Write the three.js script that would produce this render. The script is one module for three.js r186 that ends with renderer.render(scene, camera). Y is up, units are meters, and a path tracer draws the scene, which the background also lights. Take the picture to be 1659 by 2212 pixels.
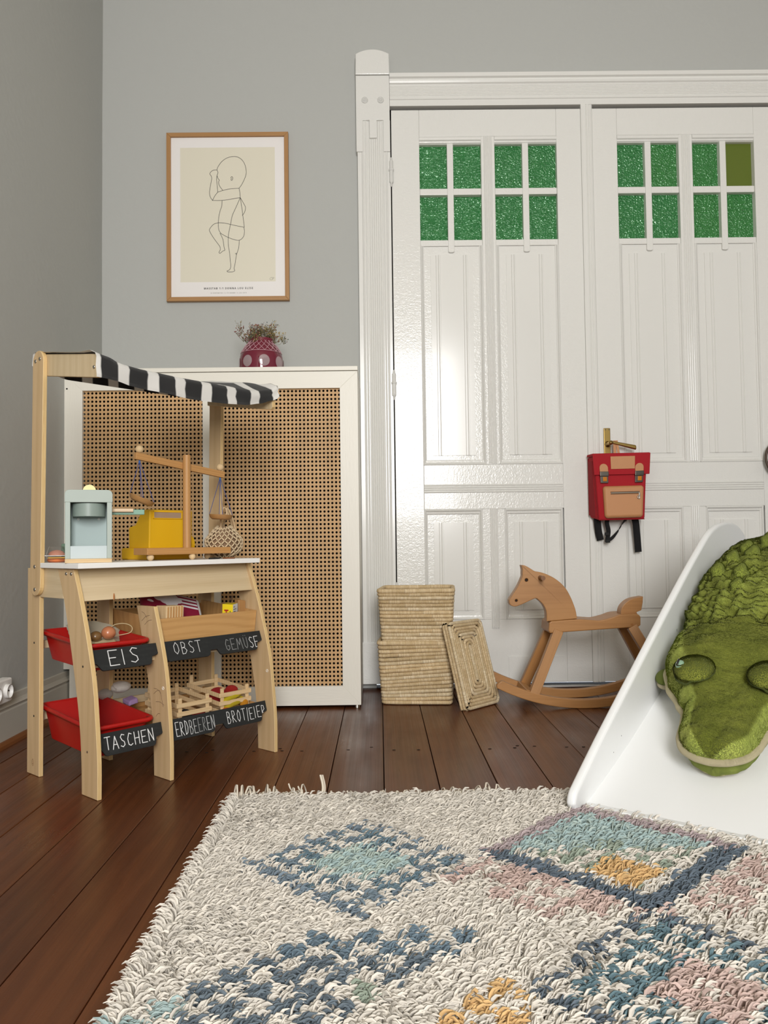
import * as THREE from 'three';
import { RoundedBoxGeometry } from 'three/addons/geometries/RoundedBoxGeometry.js';
import { mergeGeometries, mergeVertices } from 'three/addons/utils/BufferGeometryUtils.js';
import { RectAreaLightUniformsLib } from 'three/addons/lights/RectAreaLightUniformsLib.js';

// ---------- camera, sky, window light, exposure ----------
const scene = new THREE.Scene();
const RAD = Math.PI / 180;
const camera = new THREE.PerspectiveCamera(66.095, 1659 / 2212, 0.05, 60);
camera.position.set(0, 0.625, 0);
camera.rotation.order = 'YXZ';
camera.rotation.set(2.2 * RAD, -0.35 * RAD, -0.0125);
scene.background = new THREE.Color(0.82, 0.9, 1.0);
scene.backgroundIntensity = 2.0;
RectAreaLightUniformsLib.init();
const WINDOW = { x: 0.36, y: 1.85, w: 1.05, h: 1.9, z: 2.2 };
const daylight = new THREE.RectAreaLight(new THREE.Color(1.0, 0.99, 0.98), 32, WINDOW.w, WINDOW.h);
daylight.name = 'window_daylight';
daylight.position.set(WINDOW.x, WINDOW.y, WINDOW.z - 0.03);
daylight.lookAt(WINDOW.x, WINDOW.y, -3);
scene.add(daylight);
const renderer = new THREE.WebGLRenderer({ antialias: true });
renderer.toneMapping = THREE.LinearToneMapping;
renderer.toneMappingExposure = 0.87;
renderer.shadowMap.enabled = true;

// ---------- random numbers and noise ----------
function rng(seed) { let a = seed >>> 0; return () => { a = (a + 0x6d2b79f5) | 0; let t = Math.imul(a ^ (a >>> 15), 1 | a); t = (t + Math.imul(t ^ (t >>> 7), 61 | t)) ^ t; return ((t ^ (t >>> 14)) >>> 0) / 4294967296; }; }
const R = rng(7), rr = (a, b) => a + (b - a) * R();
function hash(x, y, s) { let h = Math.imul(x, 374761393) + Math.imul(y, 668265263) + Math.imul(s, 974711); h = Math.imul(h ^ (h >>> 13), 1274126177); return ((h ^ (h >>> 16)) >>> 0) / 4294967296; }
function noise(x, y, s = 1) { const ix = Math.floor(x), iy = Math.floor(y), fx = x - ix, fy = y - iy, u = fx * fx * (3 - 2 * fx), v = fy * fy * (3 - 2 * fy); const a = hash(ix, iy, s), b = hash(ix + 1, iy, s), c = hash(ix, iy + 1, s), d = hash(ix + 1, iy + 1, s); return a + (b - a) * u + (c - a) * v + (a - b - c + d) * u * v; }
function fbm(x, y, s = 1, o = 4) { let r = 0, a = 0.5, t = 0; for (let i = 0; i < o; i++) { r += a * noise(x, y, s + i); t += a; a *= 0.5; x *= 2.03; y *= 2.03; } return r / t; }
function noise3(x, y, z, s) { return (noise(x + z * 0.37, y + z * 0.71, s) + noise(y + x * 0.29, z + x * 0.53, s + 9) + noise(z + y * 0.41, x - y * 0.31, s + 17)) / 3; }
const mix = (a, b, t) => a + (b - a) * t, clamp = (x, a = 0, b = 1) => Math.min(b, Math.max(a, x)), sstep = (a, b, x) => { const t = clamp((x - a) / (b - a)); return t * t * (3 - 2 * t); };
const lerp3 = (a, b, t) => [mix(a[0], b[0], t), mix(a[1], b[1], t), mix(a[2], b[2], t)];
const hex = (h) => [(h >> 16 & 255) / 255, (h >> 8 & 255) / 255, (h & 255) / 255];
const lin = (h) => new THREE.Color(h).toArray();
function curve(xs, ys) { return (x) => { if (x <= xs[0]) return ys[0]; for (let i = 1; i < xs.length; i++) if (x <= xs[i]) { const t = (x - xs[i - 1]) / (xs[i] - xs[i - 1]); const s = t * t * (3 - 2 * t) * 0.5 + t * 0.5; return mix(ys[i - 1], ys[i], s); } return ys[ys.length - 1]; }; }

// ---------- textures (sizes in metres) ----------
function dataTex(w, h, L, W, fn, srgb, wrap = THREE.MirroredRepeatWrapping) {
  const d = new Uint8Array(w * h * 4);
  for (let y = 0, o = 0; y < h; y++) for (let x = 0; x < w; x++, o += 4) { const c = fn((x + 0.5) / w * L, (y + 0.5) / h * W); d[o] = clamp(c[0]) * 255; d[o + 1] = clamp(c[1] ?? c[0]) * 255; d[o + 2] = clamp(c[2] ?? c[0]) * 255; d[o + 3] = 255; }
  const t = new THREE.DataTexture(d, w, h); t.wrapS = t.wrapT = wrap; t.magFilter = THREE.LinearFilter; t.minFilter = THREE.LinearFilter; t.repeat.set(1 / L, 1 / W); if (srgb) t.colorSpace = THREE.SRGBColorSpace; t.needsUpdate = true; return t;
}
function woodTex(w, h, L, W, base, dark, o) {
  const b = hex(base), d = hex(dark);
  return dataTex(w, h, L, W, (u, v) => {
    const wv = fbm(u * o.lx, v * o.ly, o.s, 3), ring = 0.5 + 0.5 * Math.sin((v * o.f + wv * o.warp) * 6.283), fine = noise(u * 14, v * o.fine, o.s + 5), blot = fbm(u * 2.3, v * 9, o.s + 11, 3);
    const t = clamp(Math.pow(ring, o.sharp ?? 1.5) * o.a + (fine - 0.5) * o.b + (blot - 0.5) * o.c + (o.d ?? 0.1));
    return lerp3(b, d, t);
  }, true);
}
function canvasTex(w, h, draw) { const c = document.createElement('canvas'); c.width = w; c.height = h; draw(c.getContext('2d'), w, h); const t = new THREE.CanvasTexture(c); t.colorSpace = THREE.SRGBColorSpace; t.anisotropy = 8; return t; }
const grainBump = dataTex(256, 256, 0.05, 0.05, (u, v) => [fbm(u * 900, v * 900, 3, 3)]);
const plasterBump = dataTex(512, 512, 0.8, 0.8, (u, v) => [0.65 * fbm(u * 55, v * 55, 21, 4) + 0.35 * fbm(u * 7, v * 7, 5, 2)]);
const paintBump = dataTex(512, 512, 0.4, 0.4, (u, v) => [0.6 * fbm(u * 160, v * 75, 31, 3) + 0.4 * noise(u * 330, v * 260, 8)]);
const fabricBump = dataTex(128, 128, 0.02, 0.02, (u, v) => [0.5 + 0.25 * Math.sin(u * 6283 * 0.6) + 0.25 * Math.sin(v * 6283 * 0.6)]);

// ---------- materials ----------
const mat = (o) => new THREE.MeshStandardMaterial(o), phys = (o) => new THREE.MeshPhysicalMaterial(o);
const M = {};
M.wall = mat({ color: 0xb4b5b1, roughness: 0.85, bumpMap: plasterBump, bumpScale: 0.0012 });
M.ceiling = mat({ color: 0xcfc9bb, roughness: 0.9 });
M.gloss = phys({ color: 0xe2e1dc, roughness: 0.21, specularIntensity: 0.75, bumpMap: paintBump, bumpScale: 0.0007, clearcoat: 0.2, clearcoatRoughness: 0.08 });
M.glossPlain = phys({ color: 0xe2e1dc, roughness: 0.2, specularIntensity: 0.8, clearcoat: 0.15, clearcoatRoughness: 0.1 });
M.satin = mat({ color: 0xe6e2d6, roughness: 0.42, bumpMap: dataTex(256, 256, 0.3, 0.3, (u, v) => [fbm(u * 30, v * 240, 41, 3)]), bumpScale: 0.0003 });
M.skirting = mat({ color: 0xc3bfb4, roughness: 0.45 });
const floorMaps = [1, 2].map((k) => woodTex(2048, 256, 3.2, 0.16, 0x6a4124, 0x422412, { lx: 0.9, ly: 7, f: 30, warp: 3.6, fine: 500, a: 0.22, b: 0.22, c: 0.75, d: 0.15, s: 60 + 13 * k, sharp: 1.2 }));
const floorRough = dataTex(512, 256, 1.6, 0.3, (u, v) => { const x = 0.36 + 0.2 * (fbm(u * 6, v * 14, 71, 4) - 0.5) + 0.1 * (noise(u * 3, v * 400, 72) - 0.5); return [x, x, x]; });
M.floor = [0, 1, 2, 3].map((k) => mat({ map: floorMaps[k % 2], color: [0xffffff, 0xf0dccf, 0xffead0, 0xe4d2c6][k], roughness: 1, roughnessMap: floorRough, bumpMap: grainBump, bumpScale: 0.0001 }));
M.subfloor = mat({ color: 0x140b06, roughness: 1 });
const birchMap = woodTex(1024, 256, 1.0, 0.25, 0xd6c29f, 0xbda57e, { lx: 1.5, ly: 9, f: 30, warp: 2.2, fine: 900, a: 0.25, b: 0.35, c: 0.6, d: 0.15, s: 101 });
M.birch = mat({ map: birchMap, roughness: 0.55 });
M.birchPale = mat({ map: birchMap, color: 0xfff3e6, roughness: 0.6 });
M.ply = mat({ map: dataTex(64, 64, 0.4, 0.0121, (u, v) => { const k = Math.floor(v / 0.0121 * 7), t = k % 2 ? 0.55 : 0.05; return lerp3(hex(0xe6cb97), hex(0xb58a4e), t + 0.2 * (noise(u * 40, k, 3) - 0.5)); }, true, THREE.RepeatWrapping), roughness: 0.6 });
const oakMap = woodTex(512, 128, 0.5, 0.05, 0xb08452, 0x8d6336, { lx: 2, ly: 20, f: 160, warp: 1.5, fine: 2500, a: 0.3, b: 0.5, c: 0.3, d: 0.1, s: 131 });
M.oak = mat({ map: oakMap, roughness: 0.5 });
M.beech = mat({ map: woodTex(512, 128, 0.4, 0.06, 0xc4935a, 0xa4733f, { lx: 3, ly: 25, f: 140, warp: 2, fine: 2400, a: 0.3, b: 0.4, c: 0.4, d: 0.1, s: 141 }), roughness: 0.5 });
M.horse = mat({ map: woodTex(1024, 256, 0.8, 0.2, 0xb07f4b, 0x8d5f33, { lx: 2, ly: 10, f: 40, warp: 2.5, fine: 900, a: 0.12, b: 0.3, c: 0.8, d: 0.1, s: 151 }), roughness: 0.42 });
M.trayWood = mat({ map: woodTex(1024, 256, 0.5, 0.12, 0xc79a62, 0xa87a44, { lx: 2.4, ly: 7, f: 34, warp: 3.5, fine: 1500, a: 0.35, b: 0.3, c: 0.5, d: 0.05, s: 161 }), roughness: 0.5 });
M.pine = mat({ map: woodTex(512, 128, 0.3, 0.06, 0xdcc095, 0xc29c68, { lx: 4, ly: 20, f: 90, warp: 2, fine: 2500, a: 0.3, b: 0.4, c: 0.4, d: 0.05, s: 171 }), roughness: 0.65 });
M.stripWood = mat({ color: 0x7c4a22, roughness: 0.5 });
M.whitePaint = mat({ color: 0xf4f2ee, roughness: 0.4 });
M.slide = phys({ color: 0xf1f2f2, roughness: 0.36, clearcoat: 0.2, clearcoatRoughness: 0.3 });
M.steel = mat({ color: 0xb8b4ac, metalness: 1, roughness: 0.3 });
M.darkSteel = mat({ color: 0x6b665f, metalness: 1, roughness: 0.3 });
M.brass = mat({ color: 0xa48a52, metalness: 1, roughness: 0.32 });
M.aluminium = mat({ color: 0xc4c3c0, metalness: 1, roughness: 0.35 });
M.black = mat({ color: 0x141414, roughness: 0.8 });
M.blackPaint = mat({ color: 0x1d1f1f, roughness: 0.62 });
M.redPlastic = phys({ color: 0xb1130f, roughness: 0.38, bumpMap: grainBump, bumpScale: 0.0001 });
M.yellowPlastic = phys({ color: 0xe0ae0a, roughness: 0.5, bumpMap: grainBump, bumpScale: 0.00015 });
M.teal = mat({ color: 0xabb6ae, roughness: 0.55 });
M.tealPale = mat({ color: 0xc2ced0, roughness: 0.55 });
M.tealDark = mat({ color: 0x7da591, roughness: 0.5 });
M.tealGrey = mat({ color: 0x8c9a92, roughness: 0.4 });
const canvasRed = (c) => mat({ color: c, roughness: 0.85, bumpMap: fabricBump, bumpScale: 0.0002 });
M.redCanvas = canvasRed(0xa3101d);
M.leather = mat({ color: 0xbd8659, roughness: 0.55, bumpMap: grainBump, bumpScale: 0.0002 });
M.webbing = mat({ color: 0x121214, roughness: 0.85, bumpMap: fabricBump, bumpScale: 0.0003 });
M.blueString = mat({ color: 0x3d5290, roughness: 0.8 });
M.awning = phys({ vertexColors: true, roughness: 0.9, sheen: 0.3, sheenColor: new THREE.Color(0.3, 0.3, 0.3), bumpMap: fabricBump, bumpScale: 0.0002, side: THREE.DoubleSide, transmission: 0.12 });
M.cane = mat({ vertexColors: false, color: 0xcba778, roughness: 0.55 });
M.caneRib = mat({ color: 0xdab57e, roughness: 0.5 });

// ---------- naming and grouping ----------
const used = {};
function numbered(n) { const k = used[n] = (used[n] ?? -1) + 1; return k ? n + '_' + String(k).padStart(3, '0') : n; }
function thing(name, label, category, pos = [0, 0, 0], turn = 0, group) {
  const o = new THREE.Group(); o.name = numbered(name); o.position.set(...pos); o.rotation.y = turn; scene.add(o);
  o.userData = { label, category }; if (group) o.userData.group = group; return o;
}
function struct(name, label, category) { const o = new THREE.Group(); o.name = name; o.userData = { label, category, kind: 'structure' }; scene.add(o); return o; }
function clean(g) {
  const keep = ['position', 'normal', 'uv', 'color']; if (g.index) g = g.toNonIndexed();
  for (const k of Object.keys(g.attributes)) if (!keep.includes(k)) g.deleteAttribute(k);
  if (!g.attributes.uv) g.setAttribute('uv', new THREE.BufferAttribute(new Float32Array(g.attributes.position.count * 2), 2));
  return g;
}
const join = (gs) => (Array.isArray(gs) ? (gs.length > 1 ? mergeGeometries(gs.map(clean)) : gs[0]) : gs);
function part(name, gs, m, parent, o = {}) {
  const me = new THREE.Mesh(join(gs), m); me.name = numbered(name); me.castShadow = me.receiveShadow = true; parent.add(me);
  if (o.pos) me.position.set(...o.pos); if (o.rot) me.rotation.set(...o.rot);
  if (o.label) me.userData.label = o.label; if (o.kind) me.userData.kind = o.kind; return me;
}

// ---------- geometry helpers ----------
const V3 = (a) => new THREE.Vector3(...a);
// uv in metres, grain along the axis given
function uvm(g, axis = 'x', off) {
  g = clean(g); const p = g.attributes.position, n = g.attributes.normal, uv = g.attributes.uv, ox = off ?? R() * 3, oy = off ?? R() * 3, A = { x: 0, y: 1, z: 2 }[axis], others = [0, 1, 2].filter((k) => k !== A);
  for (let i = 0; i < p.count; i++) {
    const P = [p.getX(i), p.getY(i), p.getZ(i)], N = [Math.abs(n.getX(i)), Math.abs(n.getY(i)), Math.abs(n.getZ(i))], big = N.indexOf(Math.max(...N));
    if (big === A) uv.setXY(i, P[others[0]] + ox, P[others[1]] + oy); else uv.setXY(i, P[A] + ox, P[others.find((k) => k !== big)] + oy);
  }
  return g;
}
function place(g, pos = [0, 0, 0], rot) { if (rot) g.applyMatrix4(new THREE.Matrix4().makeRotationFromEuler(new THREE.Euler(...rot))); g.translate(...pos); return g; }
function box(w, h, d, pos, r = 0.0015, axis, rot) {
  const m = Math.min(w, h, d); axis = axis ?? (w >= h && w >= d ? 'x' : h >= d ? 'y' : 'z');
  return place(uvm(r > 0 ? new RoundedBoxGeometry(w, h, d, 2, Math.min(r, m * 0.45)) : new THREE.BoxGeometry(w, h, d), axis), pos, rot);
}
const box2 = (x0, x1, y0, y1, z0, z1, r, axis) => box(x1 - x0, y1 - y0, z1 - z0, [(x0 + x1) / 2, (y0 + y1) / 2, (z0 + z1) / 2], r, axis);
const shapeOf = (pts) => new THREE.Shape(pts.map((p) => new THREE.Vector2(p[0], p[1])));
function extr(s, depth, bevel = 0.001, o = {}) { s = Array.isArray(s) ? shapeOf(s) : s; return clean(new THREE.ExtrudeGeometry(s, { depth: depth - 2 * bevel, bevelEnabled: bevel > 0, bevelSize: o.inset === false ? bevel : bevel, bevelOffset: -bevel, bevelThickness: bevel, bevelSegments: o.bs ?? 2, curveSegments: o.cs ?? 10, steps: o.steps ?? 1 }).translate(0, 0, bevel)); }
function profY(pts, y0, y1) { const g = new THREE.ExtrudeGeometry(shapeOf(pts.map((p) => [p[0], -p[1]])), { depth: y1 - y0, bevelEnabled: false }); g.rotateX(-Math.PI / 2); g.translate(0, y0, 0); return uvm(g, 'y'); }
function profX(pts, x0, x1) { const g = new THREE.ExtrudeGeometry(shapeOf(pts.map((p) => [-p[1], p[0]])), { depth: x1 - x0, bevelEnabled: false }); g.rotateY(Math.PI / 2); g.translate(x0, 0, 0); return uvm(g, 'x'); }
function bar(p, q, w, t, r = 0.001, up = [0, 1, 0]) { // w across, t along "up"-ish
  const a = V3(p), b = V3(q), l = a.distanceTo(b), g = uvm(new RoundedBoxGeometry(l, t, w, 2, Math.min(r, w * 0.45, t * 0.45)), 'x'), x = b.clone().sub(a).normalize(), z = x.clone().cross(V3(up)).normalize(), y = z.clone().cross(x);
  g.applyMatrix4(new THREE.Matrix4().makeBasis(x, y, z)); g.translate((p[0] + q[0]) / 2, (p[1] + q[1]) / 2, (p[2] + q[2]) / 2); return g;
}
function tube(pts, r, n = 24, rs = 6, closed = false, tension = 0.5) { return clean(new THREE.TubeGeometry(new THREE.CatmullRomCurve3(pts.map(V3), closed, 'catmullrom', tension), n, r, rs, closed)); }
function lathe(pts, n = 32) { return clean(new THREE.LatheGeometry(pts.map((p) => new THREE.Vector2(p[0], p[1])), n)); }
function cyl(r0, r1, h, pos, rot, n = 20) { return place(uvm(new THREE.CylinderGeometry(r0, r1, h, n), 'y'), pos, rot); }
function ball(r, pos, sc = [1, 1, 1], n = 18) { return place(clean(new THREE.SphereGeometry(r, n, Math.round(n * 0.7)).scale(...sc)), pos); }
function warp(g, fn, axis = 'x') { g.deleteAttribute('normal'); g.deleteAttribute('uv'); g = mergeVertices(g, 1e-5); const p = g.attributes.position; for (let i = 0; i < p.count; i++) { const v = fn(p.getX(i), p.getY(i), p.getZ(i)); p.setXYZ(i, v[0], v[1], v[2]); } g.computeVertexNormals(); return uvm(g, axis); }
// surface through rows of points; rows closed on themselves if asked
function loft(rows, o = {}) {
  const m = rows.length, n = rows[0].length, pos = [], uv = [], idx = [], w = o.closed ? n + 1 : n;
  rows.forEach((r, i) => { for (let j = 0; j < w; j++) { pos.push(...r[j % n]); uv.push(j / (w - 1), i / (m - 1)); } });
  for (let i = 0; i < m - 1; i++) for (let j = 0; j < w - 1; j++) { const a = i * w + j, b = a + 1, c = a + w, d = c + 1; idx.push(a, b, c, b, d, c); }
  for (const [on, i, flip] of [[o.cap0, 0, 1], [o.cap1, m - 1, 0]]) if (on) {
    const c = [0, 1, 2].map((k) => rows[i].reduce((s, p) => s + p[k], 0) / n), at = pos.length / 3; pos.push(...c); uv.push(0.5, 0.5);
    for (const p of rows[i]) { pos.push(...p); uv.push(0.5, 0.5); }
    for (let j = 0; j < n; j++) { const a = at + 1 + j, b = at + 1 + (j + 1) % n; flip ? idx.push(at, b, a) : idx.push(at, a, b); }
  }
  const g = new THREE.BufferGeometry(); g.setAttribute('position', new THREE.Float32BufferAttribute(pos, 3)); g.setAttribute('uv', new THREE.Float32BufferAttribute(uv, 2)); g.setIndex(idx);
  if (o.colors) g.setAttribute('color', new THREE.Float32BufferAttribute(o.colors, 3));
  g.computeVertexNormals();
  if (o.closed) { const N = g.attributes.normal; for (let i = 0; i < m; i++) { const a = i * w, b = a + w - 1, v = new THREE.Vector3(N.getX(a) + N.getX(b), N.getY(a) + N.getY(b), N.getZ(a) + N.getZ(b)).normalize(); N.setXYZ(a, v.x, v.y, v.z); N.setXYZ(b, v.x, v.y, v.z); } }
  return g;
}
function rrect(w, d, r, y, cx = 0, cz = 0, k = 5) { const out = []; for (const [sx, sz, a] of [[1, 1, 0], [-1, 1, 90], [-1, -1, 180], [1, -1, 270]]) for (let i = 0; i <= k; i++) { const t = (a + 90 * i / k) * RAD; out.push([cx + sx * (w / 2 - r) + r * Math.cos(t), typeof y === 'function' ? y(cz + sz * (d / 2 - r) + r * Math.sin(t)) : y, cz + sz * (d / 2 - r) + r * Math.sin(t)]); } return out.reverse(); }

// ================= the room =================
const ROOM = { x0: -1.2, x1: 3.4, z0: -3.41, z1: 2.2, h: 3.35 };
const floor = struct('floor', 'reddish brown stained floorboards running towards the white double door', 'floor');
part('subfloor', box2(-1.35, 3.55, -0.12, -0.021, -3.6, 2.35, 0), M.subfloor, floor);
const joints = [-1.2, -1.105, -0.97, -0.827, -0.688, -0.55, -0.409, -0.278, -0.14, 0.004, 0.146, 0.297, 0.433, 0.58, 0.724, 0.865, 1.01, 1.15, 1.29, 1.43, 1.575, 1.72, 1.86, 2.0, 2.145, 2.29, 2.43, 2.57, 2.71, 2.85, 2.99, 3.13, 3.27, 3.4];
for (let i = 0; i < joints.length - 1; i++) part('floorboard', box2(joints[i] + 0.0011, joints[i + 1] - 0.0011, -0.021, rr(-0.0012, 0), -3.405, 2.2, 0.0018, 'z'), M.floor[i === 6 ? 2 : Math.floor(R() * 4)], floor);  // one board keeps a set tint, painting in the different light on it
{ const nails = []; for (const z of [-2.4, -2.42]) for (let i = 4; i < 16; i++) for (const k of [0.22, 0.78]) if (R() < 0.55) nails.push(place(new THREE.CylinderGeometry(0.0035, 0.0035, 0.0008, 8).scale(1.5, 1, 0.8), [mix(joints[i], joints[i + 1], k) + rr(-0.01, 0.01), 0.0002, z + rr(-0.01, 0.01)])); part('nail_hole', nails, M.subfloor, floor, { kind: 'stuff' }); }
const W = ROOM, wallBack = struct('wall_back', 'pale grey wall behind the poster and the cane cabinet', 'wall');
part('plaster', [box2(-1.35, -0.02, 0, W.h, -3.56, W.z0, 0, 'x'), box2(1.88, 3.55, 0, W.h, -3.56, W.z0, 0, 'x'), box2(-0.02, 1.88, 2.6, W.h, -3.56, W.z0, 0, 'x')], M.wall, wallBack);
part('door_recess', box2(-0.02, 1.88, 0, 2.6, -3.56, -3.5, 0), M.subfloor, wallBack, { label: 'near-black board painting the unlit space behind the doors' });  // darkness of the room beyond is put into this board's colour
// the corner of the old room is not quite straight: the left wall is a slightly wavy surface
const wallLeft = struct('wall_left', 'shaded grey side wall with the white socket', 'wall');
{ const g = new THREE.BoxGeometry(0.15, W.h, 5.7, 1, 40, 30); const p = g.attributes.position; for (let i = 0; i < p.count; i++) if (p.getX(i) > 0) p.setX(i, p.getX(i) + 0.008 * (fbm(p.getY(i) * 1.6 + 3, p.getZ(i) * 0.5, 77, 2) - 0.5) * sstep(-2, -2.8, p.getZ(i))); g.computeVertexNormals(); part('plaster', uvm(g.translate(-1.275, W.h / 2, -0.6), 'z'), M.wall, wallLeft); }
part('plaster', box2(3.4, 3.55, 0, W.h, -3.5, 2.3, 0), M.wall, struct('wall_right', 'grey side wall outside the picture', 'wall'));
part('plaster', box2(-1.35, 3.55, W.h, W.h + 0.12, -3.5, 2.3, 0), M.ceiling, struct('ceiling', 'plain pale ceiling above the room', 'ceiling'));
{ // wall behind the camera with its tall window
  const w = struct('wall_front', 'grey wall with the tall window that lights the room', 'wall'), x0 = WINDOW.x - WINDOW.w / 2, x1 = x0 + WINDOW.w, y0 = WINDOW.y - WINDOW.h / 2, y1 = y0 + WINDOW.h;
  part('plaster', [box2(-1.35, x0, 0, W.h, 2.2, 2.45, 0), box2(x1, 3.55, 0, W.h, 2.2, 2.45, 0), box2(x0, x1, 0, y0, 2.2, 2.45, 0), box2(x0, x1, y1, W.h, 2.2, 2.45, 0)], M.wall, w);
  const f = struct('window_1', 'tall white window behind the camera', 'window');
  part('window_frame', [box2(x0, x0 + 0.05, y0, y1, 2.26, 2.32), box2(x1 - 0.05, x1, y0, y1, 2.26, 2.32), box2(x0, x1, y0, y0 + 0.06, 2.26, 2.32), box2(x0, x1, y1 - 0.05, y1, 2.26, 2.32), box2(WINDOW.x - 0.03, WINDOW.x + 0.03, y0, y1, 2.26, 2.32), box2(x0, x1, y0 + 1.35, y0 + 1.42, 2.26, 2.32)], M.satin, f);
  part('sill', box2(x0 - 0.06, x1 + 0.06, y0 - 0.03, y0, 2.1, 2.45), M.satin, f);
  const glass = phys({ color: 0xffffff, transmission: 1, roughness: 0, thickness: 0 });
  for (const a of [x0 + 0.05, WINDOW.x + 0.03]) for (const b of [[y0 + 0.06, y0 + 1.35], [y0 + 1.42, y1 - 0.05]]) part('pane', box2(a, a + WINDOW.w / 2 - 0.08, b[0], b[1], 2.287, 2.291, 0), glass, f);
}
// skirting of the left wall, with the stained strip at its foot
{ const b = struct('baseboard_left', 'moulded pale skirting board along the side wall', 'skirting');
  part('board', uvm((() => { const g = new THREE.ExtrudeGeometry(shapeOf([[-1.205, 0], [-1.184, 0], [-1.184, 0.105], [-1.188, 0.109], [-1.186, 0.115], [-1.182, 0.119], [-1.186, 0.125], [-1.19, 0.133], [-1.192, 0.15], [-1.205, 0.153]]), { depth: 5.6, bevelEnabled: false }); return g.translate(0, 0, -3.4); })(), 'z'), M.skirting, b);
  part('floor_strip', uvm((() => { const g = new THREE.ExtrudeGeometry(shapeOf([[-1.186, 0], [-1.168, 0], [-1.17, 0.009], [-1.178, 0.016], [-1.186, 0.018]]), { depth: 5.4, bevelEnabled: false }); return g.translate(0, 0, -3.2); })(), 'z'), M.stripWood, b, { label: 'brown stained strip' });
  const c = struct('baseboard_back', 'short piece of white skirting beside the door casing', 'skirting');
  part('board', box2(-1.18, -0.08, 0.02, 0.2, -3.41, -3.395, 0.003), M.gloss, c); part('floor_strip', box2(-1.18, -0.078, 0, 0.018, -3.41, -3.38, 0.004), M.stripWood, c);
}
// door casing, left pilaster
const ZD = -3.385;
function flutes(x0, x1, z, n, amp, back) { const pts = [[x0, back], [x0, z]]; const a = x0 + (x1 - x0) * 0.2, b = x0 + (x1 - x0) * 0.84; const bead = (c, w, h) => { for (let i = 0; i <= 6; i++) { const t = i / 6; pts.push([c - w + 2 * w * t, z + h * Math.sin(Math.PI * t)]); } }; pts.push([a - 0.012, z]); bead(a - 0.006, 0.005, 0.004); bead(a + 0.006, 0.004, 0.003); for (let i = 0; i < n; i++) { const c0 = mix(a + 0.013, b - 0.013, i / n), c1 = mix(a + 0.013, b - 0.013, (i + 1) / n); pts.push([c0, z]); for (let k = 1; k < 6; k++) pts.push([mix(c0, c1, k / 6), z - amp * Math.sin(Math.PI * k / 6)]); } pts.push([b - 0.013, z]); bead(b - 0.006, 0.004, 0.003); bead(b + 0.006, 0.005, 0.004); pts.push([x1, z], [x1, back]); return pts; }
function pilaster(name, label, dx) {
  const t = struct(name, label, 'door casing');
  part('fluted_board', profY(flutes(-0.075 + dx, 0.068 + dx, ZD + 0.008, 7, 0.0035, -3.41), 0.2, 2.47), M.glossPlain, t);
  part('plinth_block', box2(-0.078 + dx, 0.067 + dx, 0.022, 0.2, -3.41, ZD + 0.016, 0.003), M.gloss, t);
  const s = shapeOf([[-0.08, 2.329], [-0.052, 2.329], [-0.052, 2.469], [-0.022, 2.469], [-0.022, 2.39], [0.01, 2.39], [0.01, 2.469], [0.039, 2.469], [0.039, 2.329], [0.067, 2.329], [0.067, 2.668], [-0.08, 2.668]]);
  part('head_block', uvm(extr(s, 0.04, 0.0015).translate(dx, 0, -3.41), 'y'), M.gloss, t);
  const c = new THREE.Shape(); c.moveTo(-0.081, 2.67); c.lineTo(0.068, 2.67); c.lineTo(0.066, 2.762); c.quadraticCurveTo(0.03, 2.782, -0.006, 2.782); c.quadraticCurveTo(-0.045, 2.782, -0.079, 2.762); c.closePath();
  part('cap', uvm(extr(c, 0.046, 0.003).translate(dx, 0, -3.41), 'x'), M.gloss, t);
  for (const x of [-0.041, 0.028]) part('round_boss', place(lathe([[0, 0.006], [0.005, 0.006], [0.0065, 0.003], [0.009, 0.003], [0.0115, 0.005], [0.014, 0.003], [0.0145, 0]], 24), [x + dx, 2.557, -3.37], [Math.PI / 2, 0, 0]), M.gloss, t);
}
pilaster('trim_1', 'tall fluted white door casing with a rounded cap', 0);
pilaster('trim_2', 'fluted white casing on the far side of the double door', 1.852);
{ const t = struct('trim_3', 'grooved white lintel board over the double door', 'door casing'), z = ZD + 0.012, P = [[2.534, -3.41], [2.534, z - 0.004], [2.56, z - 0.004], [2.563, z], [2.568, z]];
  for (let i = 0; i < 8; i++) { const y0 = 2.572 + i * 0.0068; P.push([y0, z]); for (let k = 1; k < 5; k++) P.push([y0 + 0.0068 * k / 5, z - 0.0026 * Math.sin(Math.PI * k / 5)]); }
  P.push([2.628, z], [2.632, z + 0.006], [2.64, z + 0.008], [2.644, z + 0.002], [2.652, z + 0.002], [2.656, z + 0.012], [2.672, z + 0.014], [2.678, z], [2.678, -3.41]);
  part('lintel_board', profX(P.map((p) => [p[0], p[1]]), 0.068, 1.776), M.glossPlain, t); }
part('threshold_rail', box2(0.075, 1.77, 0.001, 0.011, -3.375, -3.35, 0.003), M.aluminium, struct('trim_4', 'narrow metal threshold strip under the double door', 'threshold'));

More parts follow.
